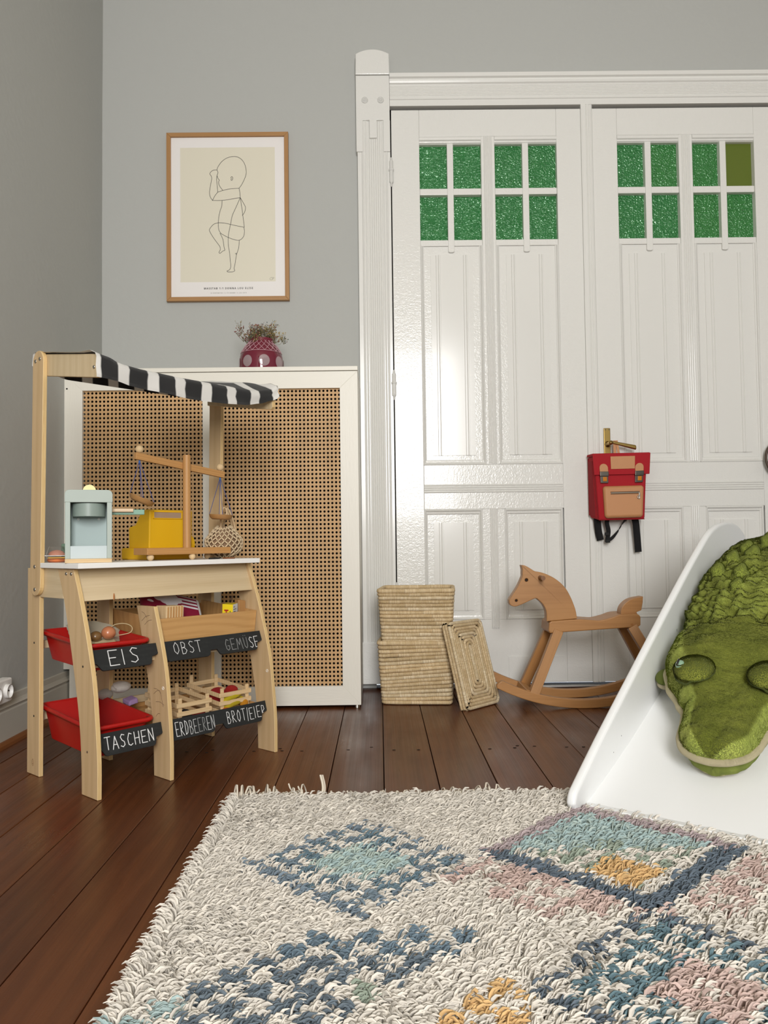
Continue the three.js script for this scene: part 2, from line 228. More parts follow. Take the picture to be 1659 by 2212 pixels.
// ---- door leaves ----
const greenGlass = (k) => phys({ color: [0x338a48, 0x318545, 0x368740][k], roughness: 0.1, specularColor: new THREE.Color(0.65, 1, 0.7), bumpMap: dataTex(256, 256, 0.12, 0.12, (u, v) => [k === 0 ? 0.55 * noise(u * 120, v * 290, 91) + 0.45 * noise(u * 210, v * 420, 92) : 0.55 * noise(u * 150 + v * 110, v * 170 - u * 80, 93 + k) + 0.45 * noise(u * 260, v * 260, 96 + k)]), bumpScale: 0.0058, ior: 1.75, transmission: 0.25, thickness: 0, specularIntensity: 1.4 });
M.pane = [0, 1, 2].map(greenGlass); M.paneOlive = phys({ color: 0x66762a, roughness: 0.28, transmission: 0.15, thickness: 0 });
function reeds(x0, x1, n, z, back) { const pts = [[x0, back], [x0, z]]; for (let i = 0; i < n; i++) { const a = mix(x0 + 0.003, x1 - 0.003, i / n), b = mix(x0 + 0.003, x1 - 0.003, (i + 1) / n); for (let k = 0; k <= 8; k++) pts.push([mix(a, b, k / 8), z + (k === 0 || k === 8 ? -0.001 : 0.0042 * Math.sin(Math.PI * k / 8))]); } pts.push([x1, z], [x1, back]); return pts; }
function doorLeaf(name, label, dx, xl, xr, paneKinds) {
  const d = struct(name, label, 'door'), z = ZD, B = z - 0.045, X = (v) => v + dx;
  const bx = (n, x0, x1, y0, y1, z1 = z, r = 0.002) => part(n, box2(x0, x1, y0, y1, B, z1, r), M.gloss, d);
  bx('backing', xl, xr, 0.02, 1.92, z - 0.024, 0);
  bx('stile', xl, X(0.195), 0.018, 2.52); bx('stile', X(0.797), xr, 0.018, 2.52);
  bx('mid_stile', X(0.465), X(0.525), 0.955, 2.4); bx('mid_stile', X(0.444), X(0.542), 0.288, 0.763);
  bx('rail', X(0.195), X(0.797), 2.4, 2.52); bx('rail', X(0.195), X(0.797), 0.763, 0.955); bx('rail', X(0.195), X(0.797), 0.018, 0.288);
  part('reeded_strip', profY(reeds(X(0.474), X(0.514), 4, z, B), 0.25, 0.765), M.glossPlain, d);
  part('reeded_strip', profY(reeds(X(0.474), X(0.516), 4, z, B), 0.96, 2.4), M.glossPlain, d);
  part('reeded_band', profX(reeds(0.83, 0.874, 4, z, B), X(0.196), X(0.793)), M.glossPlain, d);
  for (const [a, b] of [[0.546, 0.788], [0.21, 0.444]]) bx('kick_plate', X(a), X(b), 0.022, 0.131, z + 0.0025, 0.001);
  // glazing
  let k = 0;
  for (const [a, b] of [[0.195, 0.465], [0.525, 0.797]]) {
    const m0 = a + 0.121, m1 = a + 0.148, zb = z - 0.005;
    part('glazing_bead', [profX([[2.369, B], [2.369, z - 0.012], [2.374, z - 0.004], [2.38, z - 0.003], [2.384, z + 0.003], [2.393, z + 0.004], [2.4, z], [2.4, B]], X(a), X(b)), box2(X(a), X(b), 1.915, 1.941, B, zb)], M.gloss, d);
    part('muntin', box2(X(a), X(b), 2.142, 2.171, B, zb - 0.001, 0.003), M.gloss, d);
    const s = new THREE.Shape(); s.moveTo(X(m0), 2.37); s.lineTo(X(m1), 2.37); s.lineTo(X(m1), 1.892); s.quadraticCurveTo(X(m1), 1.885, X((m0 + m1) / 2), 1.885); s.quadraticCurveTo(X(m0), 1.885, X(m0), 1.892); s.closePath();
    part('muntin', uvm(extr(s, 0.03, 0.002).translate(0, 0, z - 0.031), 'y'), M.gloss, d);
    for (const [p, q] of [[a, m0], [m1, b]]) for (const [y0, y1] of [[2.171, 2.369], [1.941, 2.142]]) { const kind = paneKinds[k++]; part('pane', box2(X(p), X(q), y0, y1, z - 0.034, z - 0.029, 0, 'x'), kind === 'o' ? M.paneOlive : M.pane[kind], d, kind === 'o' ? { label: 'plain olive green pane' } : {}); }
  }
  
  // panels
  const panel = (a, b, y0, y1, top, bot) => {
    const p = part('panel', box2(X(a), X(b), y0, y1, B, z - 0.012, 0.001), M.gloss, d);
    const ra = a + (b - a) * 0.16, rb = b - (b - a) * 0.16, rs = [[X(ra), B], [X(ra), z - 0.008], [X(ra) + 0.022, z - 0.008]];
    for (const e of [0, 1]) { const c0 = e ? X(rb) - 0.042 : X(ra) + 0.022; rs.push([c0, z - 0.008], [c0 + 0.002, z - 0.0045], [c0 + 0.01, z - 0.0045], [c0 + 0.012, z - 0.0075], [c0 + 0.014, z - 0.0045], [c0 + 0.019, z - 0.0045], [c0 + 0.02, z - 0.008]); }
    rs.push([X(rb), z - 0.008], [X(rb), B]); part('raised_field', profY(rs, y0 + bot, y1 - top), M.glossPlain, d);
    const mold = (x, s) => profY([[x, B], [x, z], [x + s * 0.003, z + 0.002], [x + s * 0.006, z], [x + s * 0.009, z - 0.006], [x + s * 0.014, z - 0.009], [x + s * 0.015, B]], y0, y1);
    const moldX = (y, s) => profX([[y, B], [y, z], [y + s * 0.004, z + 0.002], [y + s * 0.008, z - 0.001], [y + s * 0.011, z - 0.005], [y + s * 0.019, z - 0.006], [y + s * 0.022, z - 0.01], [y + s * 0.023, B]], X(a), X(b));
    part('moulding', [mold(X(a), 1), mold(X(b), -1), moldX(y0, 1), ...(top < 0.05 ? [] : [moldX(y1, -1)])], M.gloss, d); return p;
  };
  panel(0.195, 0.465, 0.955, 1.915, 0.04, 0.042); panel(0.525, 0.797, 0.955, 1.915, 0.04, 0.042);
  panel(0.195, 0.444, 0.288, 0.763, 0.057, 0.04); panel(0.542, 0.791, 0.288, 0.763, 0.057, 0.04);
  return d;
}
const door1 = doorLeaf('door_1', 'white panelled door leaf with eight green glass panes and visible hinges', 0, 0.073, 0.905, [0, 0, 0, 0, 1, 1, 1, 1]);
const door2 = doorLeaf('door_2', 'white panelled door leaf with the brass handle and one plain olive pane', 0.869, 0.955, 1.774, [1, 1, 2, 1, 2, 2, 'o', 2]);
part('cover_strip', profY([[0.905, -3.42], [0.905, ZD + 0.008], [0.912, ZD + 0.011], [0.925, ZD + 0.011], [0.928, ZD + 0.005], [0.932, ZD + 0.009], [0.938, ZD + 0.009], [0.941, ZD + 0.004], [0.945, ZD + 0.007], [0.953, ZD + 0.005], [0.957, ZD], [0.957, -3.42]], 0.018, 2.534), M.glossPlain, door2);
for (const y of [2.24, 1.305, 0.39]) { const h = place(lathe([[0, -0.068], [0.0035, -0.064], [0.005, -0.056], [0.004, -0.052], [0.009, -0.046], [0.009, 0.002], [0.0115, 0.004], [0.0115, 0.01], [0.0085, 0.012], [0.0085, 0.046], [0.0055, 0.049], [0.0045, 0.06], [0, 0.064]], 20), [0.071, y, ZD + 0.012]); part('hinge', h, M.gloss, door1); }
{ const h = new THREE.Group(); h.name = 'door_handle'; door2.add(h); h.userData.label = 'brass lever handle on a long plate';
  part('back_plate', box2(0.974, 1.003, 0.885, 1.106, ZD, ZD + 0.006, 0.003), M.brass, h);
  part('screw', [cyl(0.0025, 0.0025, 0.002, [0.981, 1.099, ZD + 0.006], [Math.PI / 2, 0, 0]), cyl(0.0025, 0.0025, 0.002, [0.997, 1.099, ZD + 0.006], [Math.PI / 2, 0, 0])], M.darkSteel, h);
  part('neck', place(lathe([[0, 0], [0.013, 0], [0.013, 0.006], [0.008, 0.012], [0.0075, 0.048], [0.009, 0.05], [0.009, 0.058], [0, 0.06]], 20), [0.989, 1.036, ZD + 0.004], [Math.PI / 2, 0, 0]), M.brass, h);
  part('lever', warp(new RoundedBoxGeometry(0.118, 0.014, 0.012, 3, 0.005), (x, y, z) => { const t = (x + 0.059) / 0.118; return [0.985 + t * 0.112, 1.04 - 0.026 * t + y * (0.75 + 0.7 * t), ZD + 0.055 + z]; }), M.brass, h); }

// ================= wall things =================
{ const t = thing('picture_frame', 'narrow oak picture frame holding a line drawing of a baby', 'picture', [-0.646, 2.0565, -3.4]);
  const w = 0.533, h = 0.746, b = 0.018, mitre = (L, x, y, rz) => { const g = extr([[-L / 2, 0], [L / 2, 0], [L / 2 - b, b], [-L / 2 + b, b]], 0.022, 0.0015); return place(uvm(g, 'x'), [x, y, -0.008], [0, 0, rz]); };
  part('frame_bar', mitre(w, 0, -h / 2, 0), M.oak, t); part('frame_bar', mitre(w, 0, h / 2, Math.PI), M.oak, t); part('frame_bar', mitre(h, w / 2, 0, Math.PI / 2), M.oak, t); part('frame_bar', mitre(h, -w / 2, 0, -Math.PI / 2), M.oak, t);
  part('backing_board', new THREE.BoxGeometry(w - 0.02, h - 0.02, 0.006), M.black, t, { pos: [0, 0, -0.003] });
  const tex = canvasTex(1024, 1434, (c, Wd, H) => {
    const X = (x) => (x - 497) / 730 * Wd, Y = (y) => (y - 100) / 1018 * H;
    c.fillStyle = '#ebe7e4'; c.fillRect(0, 0, Wd, H); c.fillStyle = '#dfd9c6'; c.fillRect(X(557), Y(166), X(1164) - X(557), Y(1020) - Y(166));
    c.strokeStyle = '#1d1b18'; c.lineWidth = 3.6; c.lineCap = c.lineJoin = 'round';
    const line = (...p) => { c.beginPath(); c.moveTo(X(p[0]), Y(p[1])); const n = p.length / 2; for (let i = 0; i < n - 1; i++) { const g = (k) => { const q = Math.min(n - 1, Math.max(0, k)); return [X(p[2 * q]), Y(p[2 * q + 1])]; }, [a, b0, d, e] = [g(i - 1), g(i), g(i + 1), g(i + 2)]; c.bezierCurveTo(b0[0] + (d[0] - a[0]) / 6, b0[1] + (d[1] - a[1]) / 6, d[0] - (e[0] - b0[0]) / 6, d[1] - (e[1] - b0[1]) / 6, d[0], d[1]); } c.stroke(); };
    line(793, 308, 800, 288, 825, 255, 860, 232, 905, 224, 940, 235, 965, 262, 978, 300, 980, 335, 968, 370, 950, 405, 934, 427);
    line(793, 309, 770, 310, 752, 323, 747, 335, 757, 350, 758, 372, 750, 410, 745, 450, 748, 478, 763, 503); line(793, 309, 799, 326, 793, 345, 790, 370, 795, 420, 797, 450);
    line(793, 345, 800, 365, 808, 374, 803, 385, 806, 405, 818, 425, 830, 440); line(880, 360, 888, 352, 894, 362, 888, 376, 882, 372, 886, 362);
    line(797, 451, 830, 440, 880, 430, 934, 427); line(763, 503, 830, 503, 900, 493, 940, 487); line(763, 503, 780, 472, 797, 451); line(934, 427, 939, 455, 941, 487);
    line(825, 503, 822, 540, 809, 580, 800, 640, 803, 690, 818, 715); line(941, 487, 952, 560, 962, 640, 966, 676); line(941, 487, 915, 545, 890, 600, 878, 655, 865, 720, 863, 780, 872, 850, 877, 930, 856, 952); line(941, 487, 963, 525, 974, 550, 968, 580, 954, 600);
    line(800, 645, 770, 655, 746, 682, 745, 700, 765, 735, 790, 770, 808, 795, 812, 815, 804, 832, 810, 839, 828, 825, 840, 820, 836, 800, 828, 750, 810, 712); line(800, 645, 840, 648, 900, 662, 962, 675); line(816, 714, 860, 738, 900, 753, 935, 757, 960, 735, 967, 700, 962, 675);
    line(934, 757, 928, 810, 915, 850, 905, 910, 899, 935, 903, 950, 890, 957, 858, 957, 855, 950); line(907, 840, 914, 846, 917, 838);
    c.lineWidth = 1.6; c.strokeStyle = '#6d685c'; line(1140, 994, 1128, 1000, 1130, 1010, 1142, 1010); line(1138, 1000, 1150, 994, 1142, 1008, 1156, 996);
    c.fillStyle = '#161513'; c.textAlign = 'center'; c.font = 'bold 23px sans-serif'; const sp = (s, y, gap) => { let wd = 0; for (const ch of s) wd += c.measureText(ch).width + gap; let x = X(864) - wd / 2; c.textAlign = 'left'; for (const ch of s) { c.fillText(ch, x, y); x += c.measureText(ch).width + gap; } };
    sp('MASSTAB 1:1 DONNA LOU ELISE', Y(1067), 3.6); c.font = '12.5px sans-serif'; c.fillStyle = '#55514b'; sp('54 ZENTIMETER / 3.170 GRAMM / 5. JULI 2019', Y(1093), 1.6);
  });
  part('print', new THREE.PlaneGeometry(w - 2 * b + 0.002, h - 2 * b + 0.002), phys({ map: tex, roughness: 0.45, clearcoat: 0.25, clearcoatRoughness: 0.12 }), t, { pos: [0, 0, 0.003] });
}
{ const t = thing('wall_socket', 'white double socket fixed low on the side wall', 'socket', [-1.197, 0.178, -2.43]);
  part('housing', box(0.034, 0.074, 0.155, [0.017, 0, 0], 0.006, 'z'), M.whitePaint, t);
  for (const z of [-0.038, 0.036]) { const s = part('socket_well', place(lathe([[0.013, 0.0], [0.018, 0.001], [0.0195, 0.012], [0.0215, 0.012], [0.022, 0.0]], 28), [0.034, 0, z], [0, 0, -Math.PI / 2]), M.whitePaint, t); part('socket_face', place(new THREE.CircleGeometry(0.0195, 24), [0.036, 0, z], [0, Math.PI / 2, 0]), M.whitePaint, t); part('contact_hole', [cyl(0.0026, 0.0026, 0.002, [0.0365, 0, z - 0.0095], [0, 0, Math.PI / 2], 10), cyl(0.0026, 0.0026, 0.002, [0.0365, 0, z + 0.0095], [0, 0, Math.PI / 2], 10)], M.black, s); } }

// ---- cane-fronted cabinet ----
{ const t = thing('cane_cabinet', 'white radiator cabinet with woven cane front panels', 'cabinet', [0, 0, -3.0]);
  const x0 = -1.2, x1 = -0.077, y0 = 0.012, y1 = 1.284, ya = 0.084, yb = 1.219, s = 0.069;
  const rail = (n, pts) => part(n, uvm(extr(pts, 0.022, 0.0008).translate(0, 0, -0.022), n === 'stile' ? 'y' : 'x'), M.satin, t);
  rail('stile', [[x1 - s, ya], [x1, y0], [x1, y1], [x1 - s, yb]]); rail('stile', [[x0, 0.16], [x0 + 0.022, 0.16], [x0 + 0.022, y0], [x0 + s, ya], [x0 + s, yb], [x0, y1]]); rail('rail', [[x0 + s, yb], [x1 - s, yb], [x1, y1], [x0, y1]]); rail('rail', [[x0 + 0.022, y0], [x1, y0], [x1 - s, ya], [x0 + s, ya]]); rail('stile', [[-0.672, ya], [-0.605, ya], [-0.605, yb], [-0.672, yb]]);
  part('top_board', box2(x0 + 0.002, x1 + 0.001, 1.286, 1.303, -0.4, 0.003, 0.002, 'x'), M.satin, t);
  const side = shapeOf([[0.022, 0.012], [0.39, 0.012], [0.39, 1.284], [0.022, 1.284]]); const hole = new THREE.Path([[0.03, 1.205], [0.075, 1.165], [0.075, 1.13], [0.03, 1.18]].map((p) => new THREE.Vector2(...p))); side.holes.push(hole);
  part('side_panel', place(uvm(extr(side, 0.016, 0.0005), 'y'), [x1 - 0.016, 0, 0], [0, Math.PI / 2, 0]), M.satin, t);
  part('back_board', box2(x0, x1 - 0.02, 0.02, 1.28, -0.3, -0.29, 0), M.subfloor, t, { label: 'near-black board painting the shade behind the cane' });  // near-black colour stands in for the shade inside the cabinet
  part('screw_hole', cyl(0.0032, 0.0032, 0.0006, [-1.19, 1.227, 0.0004], [Math.PI / 2, 0, 0], 12), M.subfloor, t);
  for (const x of [-0.093, -1.12]) part('foot', cyl(0.009, 0.011, 0.012, [x, 0.006, -0.02]), M.steel, t);
  // the woven cane: one small piece of weave, repeated
  const px = 0.0151, py = 0.01605, sq = new THREE.Shape([[-px / 2, -py / 2], [px / 2, -py / 2], [px / 2, py / 2], [-px / 2, py / 2]].map((p) => new THREE.Vector2(...p))), hp = new THREE.Path(); hp.absellipse(0, 0, 0.0045, 0.0047, 0, 6.2832, true); sq.holes.push(hp);
  const cell = [clean(new THREE.ExtrudeGeometry(sq, { depth: 0.0009, bevelEnabled: false, curveSegments: 5 }))];
  for (const [x, y, l, rz, z] of [[-px / 2, 0, py, Math.PI / 2, 1.3], [px / 2 - 0.0022, 0, py, Math.PI / 2, 1.25], [0, -py / 2, px, 0, 1.15], [0, py / 2 - 0.0022, px, 0, 1.15]]) cell.push(place(clean(new THREE.CylinderGeometry(0.0007, 0.0007, l, 5)), [x, y, z * 0.0009], [0, 0, rz - Math.PI / 2]));
  for (const [sx, sy] of [[1, 1], [-1, -1], [1, -1], [-1, 1]]) cell.push(place(clean(new THREE.BoxGeometry(0.0075, 0.0019, 0.0006)), [sx * 0.0053, sy * 0.0056, 0.0016 + 0.0003 * sx * sy], [0, 0, -sx * sy * Math.PI / 4]));
  const geo = mergeGeometries(cell.map(clean)), m4 = new THREE.Matrix4(), col = new THREE.Color();
  for (const [a, b] of [[x0 + s, -0.672], [-0.605, x1 - s]]) { const nx = Math.ceil((b - a) / px) + 1, ny = Math.ceil((yb - ya) / py) + 1, im = new THREE.InstancedMesh(geo, M.cane, nx * ny); im.name = numbered('cane_webbing'); im.userData.kind = 'stuff'; let k = 0;
    for (let j = 0; j < ny; j++) for (let i = 0; i < nx; i++) { m4.makeTranslation(a + (i + 0.2) * px, ya + (j + 0.2) * py, -0.014 + 0.002 * Math.sin(i * 0.11) * Math.sin(j * 0.05)); im.setMatrixAt(k, m4); const v = 0.86 + 0.2 * fbm(i * 0.4, j * 0.12, 55, 2) + 0.08 * R(); col.setRGB(v, v * 0.98, v * 0.95); im.setColorAt(k++, col); }
    t.add(im); }
}
// ---- ruby glass vase and dried flowers on the cabinet ----
const VZ = [-0.469, 1.303, -3.16];
{ const t = thing('glass_vase', 'squat ruby red cut glass vase with clear round windows', 'vase', VZ);
  const prof = [[0.086, 0.0], [0.0875, 0.02], [0.088, 0.055], [0.086, 0.075], [0.078, 0.096], [0.066, 0.116], [0.053, 0.129], [0.05, 0.139], [0.052, 0.146], [0.049, 0.147], [0.046, 0.136], [0.05, 0.126], [0.073, 0.094], [0.081, 0.072], [0.082, 0.02], [0.08, 0.01], [0, 0.008]];
  part('body', lathe(prof, 48), phys({ color: 0xa6324f, roughness: 0.07, transmission: 0.6, thickness: 0, clearcoat: 1, clearcoatRoughness: 0.05 }), t);
  part('base', lathe([[0, 0], [0.086, 0], [0.086, 0.009], [0, 0.009]], 48), phys({ color: 0xa8657a, roughness: 0.1, transmission: 0.4 }), t);
  const cut = phys({ color: 0xc79aa3, roughness: 0.2, clearcoat: 0.6 });
  for (let i = 0; i < 8; i++) { const a = i * Math.PI / 4 + 0.27; const g = new THREE.SphereGeometry(0.023, 24, 8, 0, 6.284, 0, 0.9).scale(1.22, 0.28, 1.28); g.rotateX(Math.PI / 2); g.translate(0, 0.045, 0.0842); g.rotateY(a); part('round_window', clean(g), phys({ color: 0xd9c3c6, roughness: 0.05, transmission: 0.55, thickness: 0, clearcoat: 1 }), t); }
  const lat = [], rAt = curve([0.088, 0.096, 0.116, 0.129, 0.137], [0.0825, 0.0785, 0.0665, 0.0535, 0.0508]);
  for (let i = 0; i < 20; i++) for (const s of [1, -1]) { const p = []; for (let k = 0; k <= 6; k++) { const y = mix(0.088, 0.135, k / 6), a = i * Math.PI / 10 + s * k * 0.09; p.push([Math.sin(a) * rAt(y), y, Math.cos(a) * rAt(y)]); } lat.push(tube(p, 0.0011, 6, 4)); }
  lat.push(tube([...Array(24)].map((_, i) => [Math.sin(i * Math.PI / 12) * 0.0828, 0.087, Math.cos(i * Math.PI / 12) * 0.0828]), 0.0012, 48, 4, true));
  part('cut_lattice', lat, cut, t);
}
{ const t = thing('dried_flowers', 'bunch of dried red, green and yellow baby\'s breath in the vase', 'dried flowers', [VZ[0], VZ[1] + 0.012, VZ[2]]), q = rng(5), stems = [];
  const im = []; const cols = [0x7a3430, 0x8c4e48, 0x4f5a4c, 0x5c6764, 0xaea098, 0x93804a, 0xb09c66, 0x66352e];
  const clumps = [];
  for (let i = 0; i < 64; i++) { const a = q() * 6.283, rad = Math.sqrt(q()) * 0.068, top = [Math.cos(a) * rad, 0.142 + q() * 0.05 - rad * 0.2, Math.sin(a) * rad * 0.8]; clumps.push(top); }
  for (const e of [[-0.088, 0.195, 0.01], [-0.08, 0.172, 0.02], [-0.095, 0.168, 0], [0.09, 0.14, 0.02], [0.098, 0.128, 0.03], [0.06, 0.2, 0], [0.085, 0.152, 0.0], [-0.07, 0.14, 0.03]]) clumps.push(e);
  for (const c of clumps) { stems.push(tube([[c[0] * 0.1, 0.005, c[2] * 0.1], [c[0] * 0.35, 0.1, c[2] * 0.4], [c[0] * 0.8, c[1] * 0.85, c[2] * 0.8], c], 0.0006, 6, 3));
    const base = c[0] > 0.03 && q() < 0.75 ? 5 + Math.floor(q() * 2) : c[0] < -0.03 && q() < 0.75 ? Math.floor(q() * 2) : Math.floor(q() * 8);
    for (let k = 0; k < 17; k++) { const p = [c[0] + (q() - 0.5) * 0.032, c[1] + (q() - 0.5) * 0.03, c[2] + (q() - 0.5) * 0.032]; stems.push(tube([[c[0] * 0.95, c[1] - 0.02, c[2] * 0.95], p], 0.0003, 1, 3)); im.push([p, 0.0009 + q() * 0.0014, cols[q() < 0.7 ? base : Math.floor(q() * 8)]]); } }
  part('stems', stems, mat({ color: 0x7c7350, roughness: 0.8 }), t, { kind: 'stuff' });
  const b = new THREE.InstancedMesh(new THREE.IcosahedronGeometry(1, 1), mat({ roughness: 0.85 }), im.length), m = new THREE.Matrix4(), c = new THREE.Color(); b.name = 'blossoms'; b.userData.kind = 'stuff';
  im.forEach(([p, r, h], i) => { m.makeScale(r, r * 1.2, r).setPosition(...p); b.setMatrixAt(i, m); b.setColorAt(i, c.set(h)); }); t.add(b);
}

// ---- red backpack hanging from the door handle ----
{ const t = thing('backpack', 'small red satchel backpack with tan leather pocket hanging from the door handle', 'backpack', [1.012, 0, 0]);
  const wf = (x, y, z) => { const f = clamp((z + 3.365) / 0.07), k = clamp((y - 0.71) / 0.28); return [x * mix(1, mix(0.86, 1.02, k), f) + mix(0, 0.006, f) * 1, y + 0.006 * x * 2 + 0.012 * (0.5 - f) * (1 - k) - 0.004 * Math.cos(x * 9) * f, z]; };
  const wb = (w, h, d, x, y, z, r) => warp(place(new RoundedBoxGeometry(w, h, d, 4, r), [x, y, z]), wf, 'x');
  part('body', wb(0.224, 0.268, 0.07, 0, 0.848, -3.33, 0.01), M.redCanvas, t);
  part('side_gusset', warp(place(new RoundedBoxGeometry(0.004, 0.235, 0.045, 2, 0.0015), [-0.1125, 0.842, -3.335]), wf, 'y'), canvasRed(0x8e0d18), t);
  for (const g of [tube([[-0.112, 0.725, -3.297], [-0.112, 0.96, -3.297]].map((p) => wf(...p)), 0.0024, 6), tube([[-0.112, 0.725, -3.363], [-0.112, 0.975, -3.363]].map((p) => wf(...p)), 0.0024, 6), tube([[-0.11, 0.716, -3.297], [0.11, 0.716, -3.297]].map((p) => wf(...p)), 0.0024, 6)]) part('piping', g, canvasRed(0x8e0d18), t);
  const flap = part('flap', [wb(0.24, 0.012, 0.078, 0.002, 0.984, -3.327, 0.005), wb(0.24, 0.088, 0.006, 0.002, 0.944, -3.288, 0.0025)], M.redCanvas, t);
  const onf = (x, y, z) => wf(x, y, z);
  part('leather_patch', warp(place(new RoundedBoxGeometry(0.102, 0.052, 0.002, 2, 0.0008), [0.006, 0.951, -3.284]), onf), M.leather, flap);
  for (const x of [-0.076, 0.076]) {
    const tab = new THREE.Shape(); tab.moveTo(-0.018, 0); tab.lineTo(0.018, 0); tab.lineTo(0.018, 0.016); tab.absarc(0, 0.016, 0.018, 0, Math.PI, false); tab.closePath();
    part('leather_tab', warp(extr(tab, 0.003, 0.0008).translate(x, 0.913, -3.285), onf), M.leather, flap);
    const c = part('clasp', [warp(place(new RoundedBoxGeometry(0.038, 0.02, 0.006, 2, 0.002), [x, 0.905, -3.281]), onf), warp(place(new RoundedBoxGeometry(0.034, 0.03, 0.004, 2, 0.001), [x, 0.883, -3.286]), onf)], M.darkSteel, t);
    part('reflector', warp(place(new RoundedBoxGeometry(0.017, 0.018, 0.003, 2, 0.001), [x + 0.002, 0.884, -3.2825]), onf), mat({ color: 0xc07414, roughness: 0.25 }), c);
  }
  const pk = part('pocket', warp(place(new RoundedBoxGeometry(0.182, 0.132, 0.03, 5, 0.014), [0.006, 0.789, -3.287]), (x, y, z) => { const v = wf(x, y, z); v[2] -= 0.004 * Math.max(0, Math.abs(y - 0.789) / 0.066 - 0.3); return v; }), M.leather, t);
  part('zip', warp(place(new RoundedBoxGeometry(0.128, 0.0045, 0.003, 2, 0.001), [0.01, 0.826, -3.272]), wf), mat({ color: 0x8c8578, roughness: 0.4, metalness: 0.7 }), pk);
  part('zip_edge', [0.83, 0.822].map((y) => warp(place(new RoundedBoxGeometry(0.132, 0.003, 0.003, 1, 0.001), [0.01, y, -3.2722]), wf)), mat({ color: 0x7a5536, roughness: 0.6 }), pk);
  part('zip_puller', [warp(place(new RoundedBoxGeometry(0.006, 0.026, 0.003, 2, 0.0012), [0.074, 0.812, -3.27]), wf), place(new THREE.TorusGeometry(0.0045, 0.0014, 6, 14).scale(1, 1.3, 1), [0.0705, 0.8, -3.2695])], M.steel, pk);
  part('hang_loop', bar([-0.006, 0.983, -3.33], [-0.006, 1.046, -3.335], 0.012, 0.003, 0.001, [0, 0, 1]), M.leather, t); part('hang_loop', bar([0.009, 0.985, -3.325], [0.003, 1.046, -3.335], 0.01, 0.003, 0.001, [0, 0, 1]), M.leather, t);
  const ribbon = (pts, w, dir) => { const cv = new THREE.CatmullRomCurve3(pts.map(V3)), rows = []; for (let i = 0; i <= 20; i++) { const p = cv.getPoint(i / 20), tg = cv.getTangent(i / 20), n = V3(dir).cross(tg).normalize(), d = tg.clone().cross(n).normalize(); rows.push([[-w / 2, -0.001], [w / 2, -0.001], [w / 2, 0.001], [-w / 2, 0.001]].map(([a, b]) => [p.x + d.x * a + n.x * b, p.y + d.y * a + n.y * b, p.z + d.z * a + n.z * b])); } return uvm(loft(rows, { closed: true, cap0: true, cap1: true }), 'y'); };
  part('strap', ribbon([[-0.085, 0.73, -3.345], [-0.082, 0.69, -3.347], [-0.076, 0.655, -3.355], [-0.068, 0.622, -3.36]], 0.029, [1, 0.1, 0.15]), M.webbing, t);
  part('strap', ribbon([[0.066, 0.735, -3.345], [0.078, 0.7, -3.342], [0.085, 0.65, -3.35], [0.093, 0.57, -3.36]], 0.028, [1, 0.1, 0.15]), M.webbing, t);
  part('strap', ribbon([[0.05, 0.722, -3.34], [0.02, 0.692, -3.335], [0.0, 0.66, -3.335], [-0.028, 0.628, -3.34], [-0.046, 0.62, -3.345]], 0.014, [0.5, 0.9, 0.25]), M.webbing, t);
  part('strap', ribbon([[-0.036, 0.725, -3.34], [-0.046, 0.7, -3.335], [-0.04, 0.66, -3.335], [-0.046, 0.614, -3.34]], 0.018, [1, 0, 0.4]), M.webbing, t);
  part('buckle', [box(0.02, 0.014, 0.007, [-0.047, 0.648, -3.333], 0.003), box(0.02, 0.014, 0.007, [-0.044, 0.618, -3.335], 0.003)], M.black, t);
}
{ const t = thing('wooden_hoop', 'dark rimmed hoop hanging on the door at the edge of the picture', 'hoop', [1.742, 0.965, -3.345]);
  part('rim', clean(new THREE.TorusGeometry(0.085, 0.006, 8, 40)), mat({ color: 0x4a3a2c, roughness: 0.5 }), t); part('drum_skin', place(uvm(new THREE.CylinderGeometry(0.083, 0.083, 0.004, 36), 'x'), [0, 0, 0], [Math.PI / 2, 0, 0]), M.whitePaint, t); }

